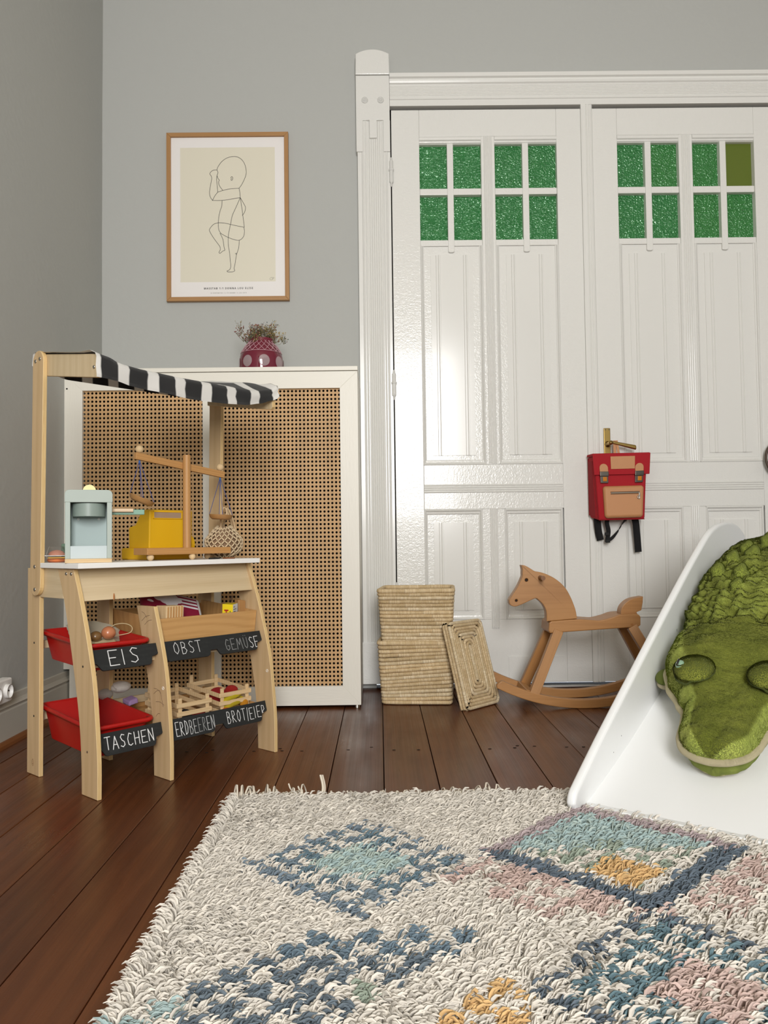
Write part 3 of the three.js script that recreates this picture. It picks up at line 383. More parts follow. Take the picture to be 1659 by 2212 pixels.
// ================= the play market stall =================
const SO = [-0.758, 0, -2.012], ST = 48.3 * RAD;
const atStall = (u, h, v) => [SO[0] + Math.cos(ST) * u + Math.sin(ST) * v, h, SO[2] - Math.sin(ST) * u + Math.cos(ST) * v];
{ const t = thing('market_stall', 'child\'s birch plywood market stall with striped awning and chalkboard strips', 'play stall', SO, ST);
  const plank = (n, pts, u, th, m = M.birchPale, o) => { const g = extr(pts.map((p) => [-p[1], p[0]]), th, 0.0012, { cs: 12 }); g.rotateY(Math.PI / 2); g.translate(u, 0, 0); const gg = uvm(g.clone(), 'y', 0.3); // uv: sides get ply lines
    const n0 = gg.attributes.normal, p0 = gg.attributes.position, uv = gg.attributes.uv; const idxF = [], idxS = []; for (let i = 0; i < p0.count; i += 3) { const f = Math.abs(n0.getX(i)) > 0.6; (f ? idxF : idxS).push(i, i + 1, i + 2); if (!f) for (let k = i; k < i + 3; k++) uv.setXY(k, p0.getY(k) + p0.getZ(k), (p0.getX(k) - u) * 0.0121 / th); }
    gg.setIndex([...idxF, ...idxS]); gg.clearGroups(); gg.addGroup(0, idxF.length, 0); gg.addGroup(idxF.length, idxS.length, 1); const me = part(n, gg, [m, M.ply], t, o); return me; };
  const front = [[0, 0], [0.0, 0.077], [0.09, 0.077], [0.185, 0.068], [0.285, 0.054], [0.385, 0.025], [0.49, -0.013], [0.565, -0.046], [0.565, -0.131], [0.49, -0.098], [0.385, -0.065], [0.28, -0.036], [0.178, -0.013], [0.087, -0.003]];
  const smooth = (() => { const up = new THREE.CatmullRomCurve3(front.slice(1, 8).map((p) => new THREE.Vector3(p[0], p[1], 0))).getPoints(18).map((p) => [p.x, p.y]), dn = new THREE.CatmullRomCurve3([...front.slice(8), front[0]].map((p) => new THREE.Vector3(p[0], p[1], 0))).getPoints(18).map((p) => [p.x, p.y]); return [...up, ...dn]; })();
  const UL = 0.0, UM = 0.207, UR = 0.569, TH = 0.0121;
  const rear = (v0) => [[0, v0], [0.565, v0], [0.565, v0 + 0.072], [0, v0 + 0.072]];
  const cutTop = smooth.filter((p) => p[0] < 0.49);
  for (const u of [UL, UM, UR]) { const l = plank('front_leg', u === UM ? cutTop : smooth, u, TH); l.userData.label = u === UM ? 'middle front leg with dark pen scribbles' : undefined; if (!l.userData.label) delete l.userData.label; }
  for (const u of [UL, UM, UR]) plank('rear_leg', rear(-0.306), u, TH);
  // awning posts: boards with round ends bolted outside the rear legs
  const post = []; for (let i = 0; i <= 12; i++) { const a = Math.PI * i / 12; post.push([1.132 + 0.031 * Math.sin(a), -0.224 - 0.031 * Math.cos(a)]); } for (let i = 0; i <= 12; i++) { const a = Math.PI * i / 12; post.push([0.521 - 0.03 * Math.sin(a), -0.236 + 0.03 * Math.cos(a)]); }
  plank('awning_post', post.map((p) => [p[0], p[1]]), UL - TH, TH); plank('awning_post', post, UR + TH, TH);
  const arm = [[1.1, -0.25], [1.16, -0.25], [1.107, 0.072], [1.1, 0.078], [1.055, 0.078], [1.048, 0.07]];
  plank('awning_arm', arm, UL + 0.0005, TH, M.birch); plank('awning_arm', arm.map((p) => [p[0] - 0.014, p[1]]), UR - 0.0005, TH, M.birch);
  part('awning_rail', cyl(0.005, 0.005, UR - UL - TH, [(UL + UR + TH) / 2, 1.072, 0.06], [0, 0, Math.PI / 2], 12), M.birch, t); part('awning_rail', cyl(0.005, 0.005, UR - UL - TH, [(UL + UR + TH) / 2, 1.128, -0.244], [0, 0, Math.PI / 2], 12), M.birch, t);
  part('tabletop', place(uvm(extr([[-0.013, -0.004], [0.577, -0.004], [0.577, 0.203], [0.5805, 0.203], [0.5805, 0.262], [0.0015, 0.262], [0.0015, 0.203], [-0.013, 0.203]], 0.014, 0.0015), 'x'), [0, 0.567, 0], [-Math.PI / 2, 0, 0]), M.whitePaint, t, { label: 'white tabletop' });
  part('apron', warp(place(new RoundedBoxGeometry(UR - TH, 0.083, 0.012, 3, 0.001), [(UR + TH) / 2, 0.524, -0.045]), (x, y, z) => [x, y, z + (0.5655 - y) * 0.42 - 0.018]), M.birch, t);
  part('side_apron', box2(UL + 0.0005, UL + TH - 0.002, 0.487, 0.566, -0.24, -0.1, 0.001, 'z'), M.birch, t); part('side_apron', box2(UR + 0.001, UR + TH - 0.001, 0.487, 0.566, -0.24, -0.1, 0.001, 'z'), M.birch, t); part('back_apron', box2(UL + TH, UR, 0.487, 0.566, -0.305, -0.293, 0.001, 'x'), M.birch, t);
  for (const [y, v] of [[0.3225, 0.003], [0.112, 0.018]]) part('front_rail', box2(UL + TH, UR, y - 0.011, y + 0.011, v - 0.012, v, 0.002, 'x'), M.birch, t);
  for (const [y, v] of [[0.352, -0.27], [0.155, -0.27]]) part('rear_rail', box2(UL + TH, UR, y - 0.011, y + 0.011, v - 0.012, v, 0.002, 'x'), M.birch, t);
  const bolt = (u, h, v, r = 0.0052) => part('bolt', place(lathe([[0, 0.0026], [0.0016, 0.0026], [0.0016, 0.0016], [0.003, 0.0026], [r, 0.0012], [r, 0]], 16), [u, h, v], [0, 0, Math.PI / 2]), M.steel, t);
  for (const [h, v] of [[1.136, -0.238], [1.139, -0.212], [0.57, -0.238], [0.508, -0.237]]) bolt(UL - TH, h, v); for (const [h, v] of [[0.553, -0.083], [0.553, -0.056]]) bolt(UL, h, v, 0.0045);
  bolt(UL + 0.0003, 1.076, 0.058, 0.0045); for (const [h, v] of [[0.36, -0.265], [0.16, -0.265], [0.32, 0.005], [0.11, 0.028]]) part('peg_hole', cyl(0.003, 0.003, 0.0006, [UL - 0.0002, h, v], [0, 0, Math.PI / 2], 10), h === 0.11 ? M.steel : M.black, t);
  for (const u of [UM, UR]) for (const [h, v] of [[0.24, 0.01], [0.265, -0.01]].slice(0, 1)) part('peg_hole', place(new THREE.TorusGeometry(0.004, 0.0008, 6, 16), [u - 0.0004, h, v + 0.035], [0, Math.PI / 2, 0]), M.whitePaint, t);
  { const s = [[0.44, -0.06, 0.425, -0.035], [0.415, -0.06, 0.432, -0.02], [0.405, -0.045, 0.42, -0.01], [0.235, 0.0, 0.225, 0.035], [0.22, 0.0, 0.232, 0.03], [0.2, 0.01, 0.195, 0.05], [0.23, 0.03, 0.19, 0.045], [0.16, 0.01, 0.17, 0.03], [0.14, 0.012, 0.13, 0.02]]; part('pen_scribble', s.map(([a, b, c, d]) => tube([[UM - 0.0002, a, b], [UM - 0.0002, (a + c) / 2 + 0.004, (b + d) / 2], [UM - 0.0002, c, d]], 0.0005, 6, 4)), mat({ color: 0x6a4a3a, roughness: 0.8 }), t, { kind: 'stuff' }); }
  part('burned_mark', [place(new THREE.TorusGeometry(0.0065, 0.0005, 5, 20).scale(0.8, 1.45, 1), [UL - 0.0002, 0.033, -0.27], [0, Math.PI / 2, 0]), box(0.0006, 0.011, 0.001, [UL - 0.0003, 0.033, -0.27], 0), box(0.0006, 0.001, 0.005, [UL - 0.0003, 0.0295, -0.27], 0)], mat({ color: 0x8a6a48, roughness: 0.8 }), t, { kind: 'stuff' });
  part('stain', place(new THREE.SphereGeometry(0.004, 10, 8).scale(0.6, 2.4, 0.15), [0.096, 0.49, -0.0135]), mat({ color: 0xb0703c, roughness: 0.6 }), t);
  // awning: one sheet over the arms with a hem at front and back
  const topF = curve([-0.006, 0.03, 0.057, 0.08, 0.13, 0.25, 0.42, 0.5, 0.56, 0.59], [1.112, 1.106, 1.096, 1.092, 1.088, 1.084, 1.083, 1.084, 1.095, 1.113]), botF = curve([-0.006, 0.05, 0.09, 0.14, 0.26, 0.38, 0.46, 0.52, 0.56, 0.595], [1.046, 1.043, 1.037, 1.033, 1.026, 1.027, 1.033, 1.045, 1.058, 1.072]);
  const rows = [], cols = [], n = 168;
  for (let i = 0; i <= n; i++) { const u = mix(-0.008, 0.6, i / n), row = [], sag = Math.sin(Math.PI * clamp(u / 0.58)), edge = sstep(0.588, 0.6, u), rs = Math.max(sstep(0.36, 0.56, u), 1 - sstep(-0.01, 0.05, u)), tf = topF(u), bf = botF(u), ph = (((u + 0.0015) % 0.0858) + 0.0858) % 0.0858;
    const white = u < 0.0062 || (u > 0.0062 && ph > 0.0535) || u > 0.594;
    const P = [[-0.266, 1.104 + 0.024 * (1 - sstep(-0.01, 0.1, u))], [-0.268, 1.13], [-0.262, 1.16 - 0.018 * sag], [-0.25, 1.164 - 0.02 * sag], [-0.17, mix(tf + 0.042, 1.152, rs)], [-0.09, mix(tf + 0.024, 1.138, rs)], [0.0, mix(tf + 0.01, 1.123, rs)], [0.05, tf + 0.004 + 0.004 * rs], [0.068, tf], [0.078, tf - 0.004], [0.084, tf - 0.014], [0.082 + 0.003 * Math.sin(u * 40), mix(tf, bf, 0.55)], [0.083 + 0.004 * Math.sin(u * 33 + 1), bf + 0.008], [0.083 + 0.004 * Math.sin(u * 33 + 1), bf]];
    for (const p of P) { row.push([Math.min(u, 0.584 + (u - 0.584) * 0.35), p[1] - edge * (p[0] < 0.07 ? 0.022 : 0), p[0]]); const c = white ? 0.82 : 0.014; cols.push(c, c * 0.98, c * (white ? 0.93 : 1.02)); } rows.push(row); }
  part('awning', loft(rows, { colors: cols }), M.awning, t, { label: 'black and white striped cloth awning' });
  // chalkboard strips
  const GL = { E: [[0.9, 0, 0.1, 0, 0.1, 1, 0.95, 1], [0.1, 0.5, 0.7, 0.5]], I: [[0.3, 0, 0.3, 1]], S: [[0.85, 0.08, 0.45, 0, 0.2, 0.2, 0.4, 0.45, 0.75, 0.6, 0.8, 0.85, 0.5, 1, 0.15, 0.9]], O: [[0.5, 0, 0.15, 0.3, 0.15, 0.75, 0.5, 1, 0.85, 0.7, 0.8, 0.25, 0.5, 0]], B: [[0.15, 0, 0.15, 1, 0.6, 1, 0.9, 0.75, 0.6, 0.5, 0.2, 0.48, 0.65, 0.42, 0.75, 0.15, 0.5, 0, 0.15, 0]], T: [[0.05, 0, 0.95, 0], [0.5, 0, 0.5, 1]], G: [[0.85, 0.1, 0.45, 0, 0.12, 0.4, 0.2, 0.85, 0.5, 1, 0.85, 0.85, 0.85, 0.6, 0.5, 0.6]], M: [[0.05, 1, 0.2, 0, 0.5, 0.6, 0.8, 0, 0.95, 1]], U: [[0.15, 0, 0.2, 0.8, 0.5, 1, 0.8, 0.8, 0.85, 0], [0.3, -0.2, 0.32, -0.18], [0.7, -0.2, 0.72, -0.18]], N: [[0.1, 1, 0.1, 0, 0.85, 1, 0.85, 0]], A: [[0.05, 1, 0.5, 0, 0.95, 1], [0.25, 0.65, 0.75, 0.65]], C: [[0.85, 0.1, 0.45, 0, 0.15, 0.45, 0.25, 0.9, 0.55, 1, 0.9, 0.9]], H: [[0.1, 0, 0.1, 1], [0.85, 0, 0.85, 1], [0.1, 0.5, 0.85, 0.5]], R: [[0.15, 1, 0.15, 0, 0.65, 0.05, 0.75, 0.35, 0.2, 0.55, 0.9, 1]], D: [[0.15, 0, 0.15, 1, 0.6, 0.9, 0.85, 0.5, 0.6, 0.1, 0.15, 0]], '/': [[0.6, -0.05, 0.3, 1.1]] };
  const chalk = (words, Wd) => canvasTex(Math.round(Wd * 4200), 256, (c, w, h) => { c.fillStyle = '#1b1d1d'; c.fillRect(0, 0, w, h); const q = rng(words.length * 7 + Math.round(Wd * 100)); for (let i = 0; i < 60; i++) { c.fillStyle = `rgba(150,155,155,${0.015 + 0.02 * q()})`; c.fillRect(q() * w, q() * h, 30 + q() * 150, 8 + q() * 30); } c.lineCap = c.lineJoin = 'round';
    for (const [s, x0, x1, y0, y1, tone, lw] of words) { const lt = [...s], adv = lt.map((ch) => (ch === 'I' || ch === '/' ? 0.6 : ch === 'M' ? 1.25 : 1)), sum = adv.reduce((a, b) => a + b, 0); let x = x0 * w; lt.forEach((ch, i) => { const gw = (x1 - x0) * w * adv[i] / sum, L = GL[ch], jy = (q() - 0.5) * 12, fade = typeof tone === 'function' ? tone(i / lt.length) : tone; for (let pass = 0; pass < 3; pass++) { c.strokeStyle = `rgba(${fade},${fade},${fade},${pass === 2 ? 0.35 : 0.75})`; c.lineWidth = lw * (pass === 1 ? 0.6 : 1); for (const st of L) { c.beginPath(); for (let k = 0; k < st.length; k += 2) { const px = x + st[k] * gw * 0.82 + (q() - 0.5) * 3, py = y0 * h + st[k + 1] * (y1 - y0) * h + jy + (q() - 0.5) * 3; k ? c.lineTo(px, py) : c.moveTo(px, py); } c.stroke(); } } x += gw; }); } });
  const strip = (u0, u1, top, v, slope, notch, words, label) => { const Wd = u1 - u0, H = 0.057, s = new THREE.Shape(), rd = (x, y) => s.lineTo(x, y);
    s.moveTo(0, 0); rd(0, -0.034); rd(0.006, -0.036); if (notch) { rd(0.012, -0.052); s.quadraticCurveTo(0.014, -0.057, 0.02, -0.057); rd(notch[0] - 0.008, -0.057); s.quadraticCurveTo(notch[0], -0.056, notch[0] + 0.002, -0.05); rd(notch[0] + 0.006, -0.04); rd(notch[1] - 0.006, -0.04); rd(notch[1] - 0.001, -0.05); s.quadraticCurveTo(notch[1] + 0.002, -0.057, notch[1] + 0.01, -0.057); } else { rd(0.014, -0.038); rd(0.022, -0.05); s.quadraticCurveTo(0.025, -0.057, 0.032, -0.057); }
    rd(Wd - 0.032, -0.057); s.quadraticCurveTo(Wd - 0.025, -0.056, Wd - 0.023, -0.048); rd(Wd - 0.02, -0.036); rd(Wd - 0.002, -0.031); rd(Wd, -0.028); rd(Wd, 0); s.closePath();
    const g = extr(s, 0.006, 0.0008), uv = g.attributes.uv, p = g.attributes.position, nn = g.attributes.normal, a = [], b = []; for (let i = 0; i < p.count; i += 3) { const f = nn.getZ(i) > 0.9; (f ? a : b).push(i, i + 1, i + 2); for (let k = i; k < i + 3; k++) uv.setXY(k, p.getX(k) / Wd, 1 + p.getY(k) / H); } g.setIndex([...a, ...b]); g.clearGroups(); g.addGroup(0, a.length, 0); g.addGroup(a.length, b.length, 1);
    const tx = chalk(words, Wd); part('chalkboard_strip', g, [mat({ map: tx, roughness: 0.75 }), M.blackPaint], t, { pos: [u0, top, v], rot: [-Math.atan(slope), 0, 0], label }); };
  strip(UL + TH + 0.001, UM - 0.001, 0.357, 0.006, 0.42, null, [['EIS', 0.24, 0.74, 0.12, 0.82, 235, 11]], 'chalkboard strip reading EIS');
  strip(UL + TH + 0.001, UM - 0.001, 0.148, 0.03, 0.3, null, [['TASCHEN', 0.13, 0.88, 0.2, 0.75, 240, 10]], 'chalkboard strip reading TASCHEN');
  strip(UM + TH + 0.001, UR - 0.001, 0.357, 0.006, 0.42, [0.15, 0.185], [['OBST', 0.1, 0.38, 0.12, 0.7, 225, 8], ['GEMUSE'.replace('GEMUSE', 'GEMUSE'), 0.6, 0.97, 0.28, 0.85, (k) => (k < 0.55 ? 150 : 245), 8]], 'chalkboard strip reading OBST and GEMÜSE');
  strip(UM + TH + 0.001, UR - 0.001, 0.148, 0.03, 0.3, [0.15, 0.19], [['ERDBEEREN', 0.075, 0.455, 0.2, 0.85, (k) => (k < 0.25 ? 240 : k > 0.5 && k < 0.75 ? 150 : 200), 8], ['BROT/EIER', 0.57, 0.99, 0.2, 0.78, 235, 8]], 'chalkboard strip reading ERDBEEREN and BROT/EIER');
}
// ---- what stands in the stall's bays ----
function tub(u, label, hr, hf, hb, v0, v1, w) { const t = thing('storage_tub', label, 'tub', SO, ST), H = (z, o = 0) => mix(hr, hf, (z - v0) / (v1 - v0)) + o, c = (v0 + v1) / 2, d = v1 - v0, B = (z) => mix(hb + 0.012, hb - 0.004, (z - v0) / (v1 - v0));
  const rows = [rrect(w - 0.05, d - 0.06, 0.015, (z) => B(z), u, c), rrect(w - 0.044, d - 0.054, 0.02, (z) => B(z) + 0.003, u, c), rrect(w - 0.022, d - 0.022, 0.022, (z) => H(z, -0.012), u, c), rrect(w - 0.004, d - 0.004, 0.02, (z) => H(z, -0.012), u, c), rrect(w, d, 0.02, (z) => H(z, -0.006), u, c), rrect(w - 0.003, d - 0.003, 0.02, (z) => H(z, -0.001), u, c), rrect(w - 0.012, d - 0.012, 0.019, (z) => H(z, 0), u, c), rrect(w - 0.026, d - 0.026, 0.018, (z) => H(z, -0.004), u, c), rrect(w - 0.05, d - 0.06, 0.018, (z) => B(z) + 0.007, u, c), rrect(w - 0.06, d - 0.07, 0.012, (z) => B(z) + 0.005, u, c)];
  part('shell', loft(rows, { closed: true, cap0: true, cap1: true }), M.redPlastic, t); return t; }
tub(0.11, 'red plastic tub behind the EIS strip holding a straw pouch', 0.394, 0.372, 0.302, -0.285, -0.001, 0.185);
tub(0.11, 'empty red plastic tub behind the TASCHEN strip near the floor', 0.19, 0.163, 0.083, -0.285, 0.018, 0.185);
{ const t = thing('straw_pouch', 'small plaited straw pouch with cord handles in the red tub', 'pouch', SO, ST), q = rng(3);
  const rows = []; const top = curve([0.04, 0.08, 0.13, 0.18, 0.21], [0.412, 0.42, 0.414, 0.397, 0.372]);
  const g = []; for (let i = 0; i <= 26; i++) { const k = i / 26, a = k * Math.PI; rows.push([...Array(20)].map((_, j) => { const y = j / 19, lean = 0.03 * y, th = 0.018 * Math.sin(Math.PI * Math.min(1, y * 0.9 + 0.1)); return [0.13 - 0.09 * Math.cos(a) * (0.85 + 0.15 * y), 0.33 + (top(0.13 - 0.09 * Math.cos(a)) - 0.33) * y + 0.0014 * Math.sin(j * 2.2 + i * 1.4), -0.135 - lean + 0.012 * Math.sin(a) + 0.0012 * Math.sin(j * 2.2) * Math.cos(i * 1.4)]; })); }
  part('body', loft(rows), mat({ color: 0xe8dec2, roughness: 0.8, side: THREE.DoubleSide, bumpMap: fabricBump, bumpScale: 0.001 }), t);
  part('front_fold', warp(place(new RoundedBoxGeometry(0.08, 0.05, 0.03, 4, 0.012), [0.09, 0.346, -0.06]), (x, y, z) => [x, y - (z + 0.06) * 0.3 + 0.003 * Math.sin(x * 120), z]), mat({ color: 0xd2bf95, roughness: 0.85, bumpMap: fabricBump, bumpScale: 0.001 }), t);
  part('cord_handle', tube([[0.15, 0.385, -0.15], [0.17, 0.402, -0.14], [0.19, 0.405, -0.12], [0.2, 0.396, -0.1], [0.195, 0.381, -0.1], [0.17, 0.374, -0.12], [0.155, 0.372, -0.135]], 0.0014, 40, 6), mat({ color: 0xcdb98e, roughness: 0.8 }), t); }
for (const [u, h, v, r, c, label] of [[0.101, 0.392, -0.05, 0.0185, 0xc07a54, 'shiny reddish wooden egg in front of the straw pouch'], [0.07, 0.384, -0.06, 0.0155, 0x7a5a34, 'dull brown egg beside the shiny reddish one']]) { const t = thing('toy_egg', label, 'toy egg', atStall(u, h, v), 0, 'toy eggs in the red tub'); part('shell', ball(r, [0, 0, 0], [1, 0.95, 1.12], 28), phys({ color: c, roughness: 0.35, clearcoat: 0.4 }), t); }
function tray(label, u0, u1, v0, v1, y0, y1) { const t = thing('wooden_tray', label, 'tray', SO, ST), s = 0.006, tilt = (y, z) => y + (v1 - z) * 0.075, f = (g) => warp(g, (x, y, z) => [x + (y - y0) * 0.12 * (x > (u0 + u1) / 2 ? 1 : -1), tilt(y, z) , z]); const B = (a, b, c, d, e, g) => place(new RoundedBoxGeometry(b - a, d - c, g - e, 2, 0.001), [(a + b) / 2, (c + d) / 2, (e + g) / 2]);
  part('front_board', f(B(u0, u1, y0, y1, v1 - s, v1)), M.trayWood, t); part('back_board', f(B(u0, u1, y0, y1 - 0.01, v0, v0 + s)), M.trayWood, t); part('side_board', f(B(u0, u0 + s, y0, y1, v0 + s, v1 - s)), M.trayWood, t); part('side_board', f(B(u1 - s, u1, y0, y1, v0 + s, v1 - s)), M.trayWood, t); part('bottom_board', f(B(u0, u1, y0 - 0.005, y0, v0, v1)), M.trayWood, t); return t; }
tray('wooden tray above the OBST and GEMÜSE strip with play food inside', 0.23, 0.559, -0.285, -0.001, 0.352, 0.421);
tray('shallow wooden tray behind the lower chalkboard strip carrying two crates', 0.225, 0.562, -0.285, 0.012, 0.108, 0.138);
{ const t = thing('fabric_pouch', 'burgundy and white printed paper bag leaning inside the upper wooden tray', 'bag', SO, ST);
  const tex = canvasTex(512, 384, (c, w, h) => { c.fillStyle = '#8a1636'; c.fillRect(0, 0, w, h); c.fillStyle = '#e9e6e6'; for (const [x, y, r] of [[150, 90, 45], [200, 70, 48], [250, 90, 48], [120, 130, 40], [180, 140, 55], [240, 140, 55], [290, 120, 40], [215, 175, 45]]) { c.beginPath(); c.arc(x, y, r, 0, 7); c.fill(); } for (let i = 0; i < 4; i++) { c.save(); c.translate(300 + i * 6, 40 + i * 42); c.fillRect(0, 0, 165 - i * 6, 22); c.restore(); } for (const [x, y] of [[40, 50], [60, 120], [50, 190]]) { c.beginPath(); c.ellipse(x, y, 26, 14, 0.4, 0, 7); c.fill(); } c.fillRect(468, 0, 50, h); });
  const g = new RoundedBoxGeometry(0.19, 0.13, 0.05, 8, 0.022), q = g.attributes.position, u = g.attributes.uv; for (let i = 0; i < q.count; i++) { u.setXY(i, q.getX(i) / 0.19 + 0.5, q.getY(i) / 0.13 + 0.5); const k = 1 - 0.5 * Math.pow(Math.abs(q.getY(i)) / 0.065, 2) * (q.getY(i) > 0 ? 1 : 0.2); q.setZ(i, q.getZ(i) * k + 0.003 * noise(q.getX(i) * 60, q.getY(i) * 60, 4)); } g.computeVertexNormals();
  part('bag', g, mat({ map: tex, roughness: 0.6 }), t, { pos: [0.345, 0.43, -0.125], rot: [-0.75, 0.05, -0.3] }); }
{ const t = thing('wooden_block', 'ribbed light wooden block at the corner of the upper tray', 'toy block', SO, ST); part('block', box(0.062, 0.06, 0.045, [0.284, 0.423, -0.04], 0.002, 'y', [0, 0.1, -0.04]), M.pine, t); part('rib', [0, 1, 2, 3, 4, 5].map((i) => box(0.0055, 0.056, 0.003, [0.262 + i * 0.0095, 0.423, -0.0165 - i * 0.0008], 0.001, 'y', [0, 0.1, -0.04])), M.beech, t, { kind: 'stuff' }); }
{ const t = thing('cigar_box_block', 'small plain wooden block standing at the far end of the upper tray', 'toy block', SO, ST); part('block', warp(place(new RoundedBoxGeometry(0.028, 0.075, 0.022, 3, 0.003), [0.55, 0.418, -0.06]), (x, y, z) => [x, y + (y > 0.45 ? -Math.abs(x - 0.545) * 0.35 : 0), z], 'y'), M.oak, t); }
{ const t = thing('food_carton', 'small yellow and white printed toy carton in the upper tray', 'carton', SO, ST); const tex = canvasTex(128, 128, (c) => { c.fillStyle = '#f2d51d'; c.fillRect(0, 0, 128, 128); c.fillStyle = '#b01f1a'; c.fillRect(22, 50, 52, 14); c.fillRect(40, 64, 14, 30); c.fillStyle = '#3d5c2c'; c.fillRect(90, 60, 10, 26); });
  const w = canvasTex(128, 128, (c) => { c.fillStyle = '#d9dadb'; c.fillRect(0, 0, 128, 128); c.fillStyle = '#5d6068'; for (let i = 0; i < 4; i++) c.fillRect(14, 22 + i * 22, 40 + 50 * ((i * 37) % 10) / 10, 8); });
  const y = mat({ map: tex, roughness: 0.5 }), s = mat({ map: w, roughness: 0.5 }), top = mat({ color: 0xd8bf28, roughness: 0.5 }); part('carton', new THREE.BoxGeometry(0.036, 0.042, 0.034), [s, y, top, top, s, y], t, { pos: [0.5, 0.423, -0.045], rot: [0.05, 0.5, 0.03] }); }
{ const t = thing('toy_fork', 'tiny dark brown toy fork sticking up in the upper tray', 'toy fork', SO, ST); part('handle', bar([0.54, 0.4, -0.12], [0.556, 0.445, -0.115], 0.004, 0.003), M.black, t); for (const k of [-0.004, 0, 0.004]) part('tine', bar([0.556 + k, 0.445, -0.115], [0.559 + k, 0.462, -0.114], 0.0016, 0.0016), mat({ color: 0x3a2416, roughness: 0.5 }), t); }
function crate(label, u0, v1, y0, tiltX) { const t = thing('slatted_crate', label, 'crate', atStall(u0, y0, v1), ST), w = 0.112, d = 0.165, S = 0.0035, tip = (y, z) => y - z * 0.09;
  const sl = (n, g) => part(n, warp(g, (x, y, z) => [x, tip(y, z), z]), M.pine, t), B = (x0, x1, a, b, z0, z1) => place(new RoundedBoxGeometry(x1 - x0, b - a, z1 - z0, 2, 0.0008), [(x0 + x1) / 2, (a + b) / 2, (z0 + z1) / 2]);
  for (const y of [0.004, 0.028, 0.052]) { sl('slat', B(0, w, y, y + 0.0125, -S, 0)); sl('slat', B(0, w, y, y + 0.0125, -d, -d + S)); sl('slat', B(-S, 0, y, y + 0.0125, -d, 0)); sl('slat', B(w, w + S, y, y + 0.0125, -d, 0)); }
  for (const [x, z] of [[S, -S * 2], [w - S - 0.012, -S * 2], [S, -d + S], [w - S - 0.012, -d + S]]) sl('corner_post', B(x, x + 0.012, 0, x < w / 2 && z < -0.1 ? 0.088 : 0.078, z, z + S));
  for (let i = 0; i < 5; i++) sl('bottom_slat', B(0.002, w - 0.002, 0.0, 0.003, -d + 0.004 + i * 0.033, -d + 0.03 + i * 0.033)); return t; }
crate('slatted toy crate behind the ERDBEEREN lettering with red felt inside', 0.292, -0.012, 0.112);
crate('slatted toy crate behind the BROT lettering filled with yellow and red play food', 0.438, -0.012, 0.119);
const felt = (c) => mat({ color: c, roughness: 0.95, bumpMap: fabricBump, bumpScale: 0.0006 });
const food = (name, label, cat, u, h, v, sc, c, rot = [0, 0, 0], r = 0.02) => { const t = thing(name, label, cat, atStall(u, h, v), ST); part('felt', place(ball(r, [0, 0, 0], sc, 20), [0, 0, 0], rot), felt(c), t); return t; };
food('felt_strawberry', 'bright red felt strawberry low in the ERDBEEREN crate', 'felt fruit', 0.375, 0.133, -0.035, [1.1, 0.7, 0.9], 0xc01f22);
food('felt_plum', 'dark felt piece beside the red one in the ERDBEEREN crate', 'felt fruit', 0.334, 0.136, -0.04, [1.0, 0.8, 1.0], 0x2a2220);
{ const t = food('felt_pepper', 'large red felt pepper at the back of the BROT crate', 'felt food', 0.475, 0.165, -0.075, [1.2, 1.1, 1.3], 0xb3141a, [0, 0, 0], 0.023); }
food('felt_tomato', 'round red felt tomato on top of the BROT crate', 'felt food', 0.515, 0.178, -0.06, [1, 0.75, 1], 0xc0241c);
{ for (const [n, l, dy, dx, c] of [['felt_banana', 'yellow felt banana lying across the BROT crate', 0.165, 0, 0xe7cf1e], ['felt_banana', 'pale yellow felt banana under the top one', 0.145, 0.006, 0xe0c523]]) { const t = thing(n, l, 'felt food', atStall(0.485 + dx, dy, -0.022), ST, 'felt bananas'); part('felt', tube([[-0.03, -0.008, 0], [-0.01, 0.0, 0.003], [0.015, 0.004, 0.002], [0.035, 0.01, -0.003]], 0.009, 20, 10), felt(c), t); part('tip', ball(0.0088, [-0.03, -0.008, 0], [1, 1, 1], 12), felt(c), t); } }
food('felt_carrot', 'orange felt piece at the near corner of the BROT crate', 'felt food', 0.462, 0.132, -0.018, [1.2, 0.6, 0.6], 0xe0721a, [0, 0, 0], 0.015);
food('felt_orange', 'yellow orange felt ball at the far corner of the BROT crate', 'felt food', 0.53, 0.142, -0.018, [0.9, 0.9, 0.6], 0xe79a1c, [0, 0, 0], 0.016);
{ const t = thing('knitted_doll', 'white plush lamb with a black nose lying behind the crates', 'soft toy', atStall(0.243, 0.197, -0.235), ST - 1.5); const g = ball(0.027, [0, 0, 0], [0.9, 0.62, 1.2], 32); part('body', warp(g, (x, y, z) => { const k = 1 + 0.12 * (noise3(x * 130, y * 130, z * 130, 5) - 0.5); return [x * k, y * k + 0.01, z * k]; }), felt(0xe6e0d6), t); part('muzzle', ball(0.019, [-0.012, -0.006, 0.042], [1, 0.85, 1.2]), felt(0xe2dacd), t); part('nose', ball(0.0035, [-0.02, -0.008, 0.062]), M.black, t); }
{ const t = thing('purple_cloth', 'folded lilac cloth under the plush lamb', 'cloth', atStall(0.258, 0.168, -0.205), ST); part('cloth', warp(new RoundedBoxGeometry(0.03, 0.016, 0.04, 5, 0.005), (x, y, z) => [x, y + 0.004 * Math.sin(x * 140 + z * 60) - z * 0.1, z]), felt(0xa888b4), t); }

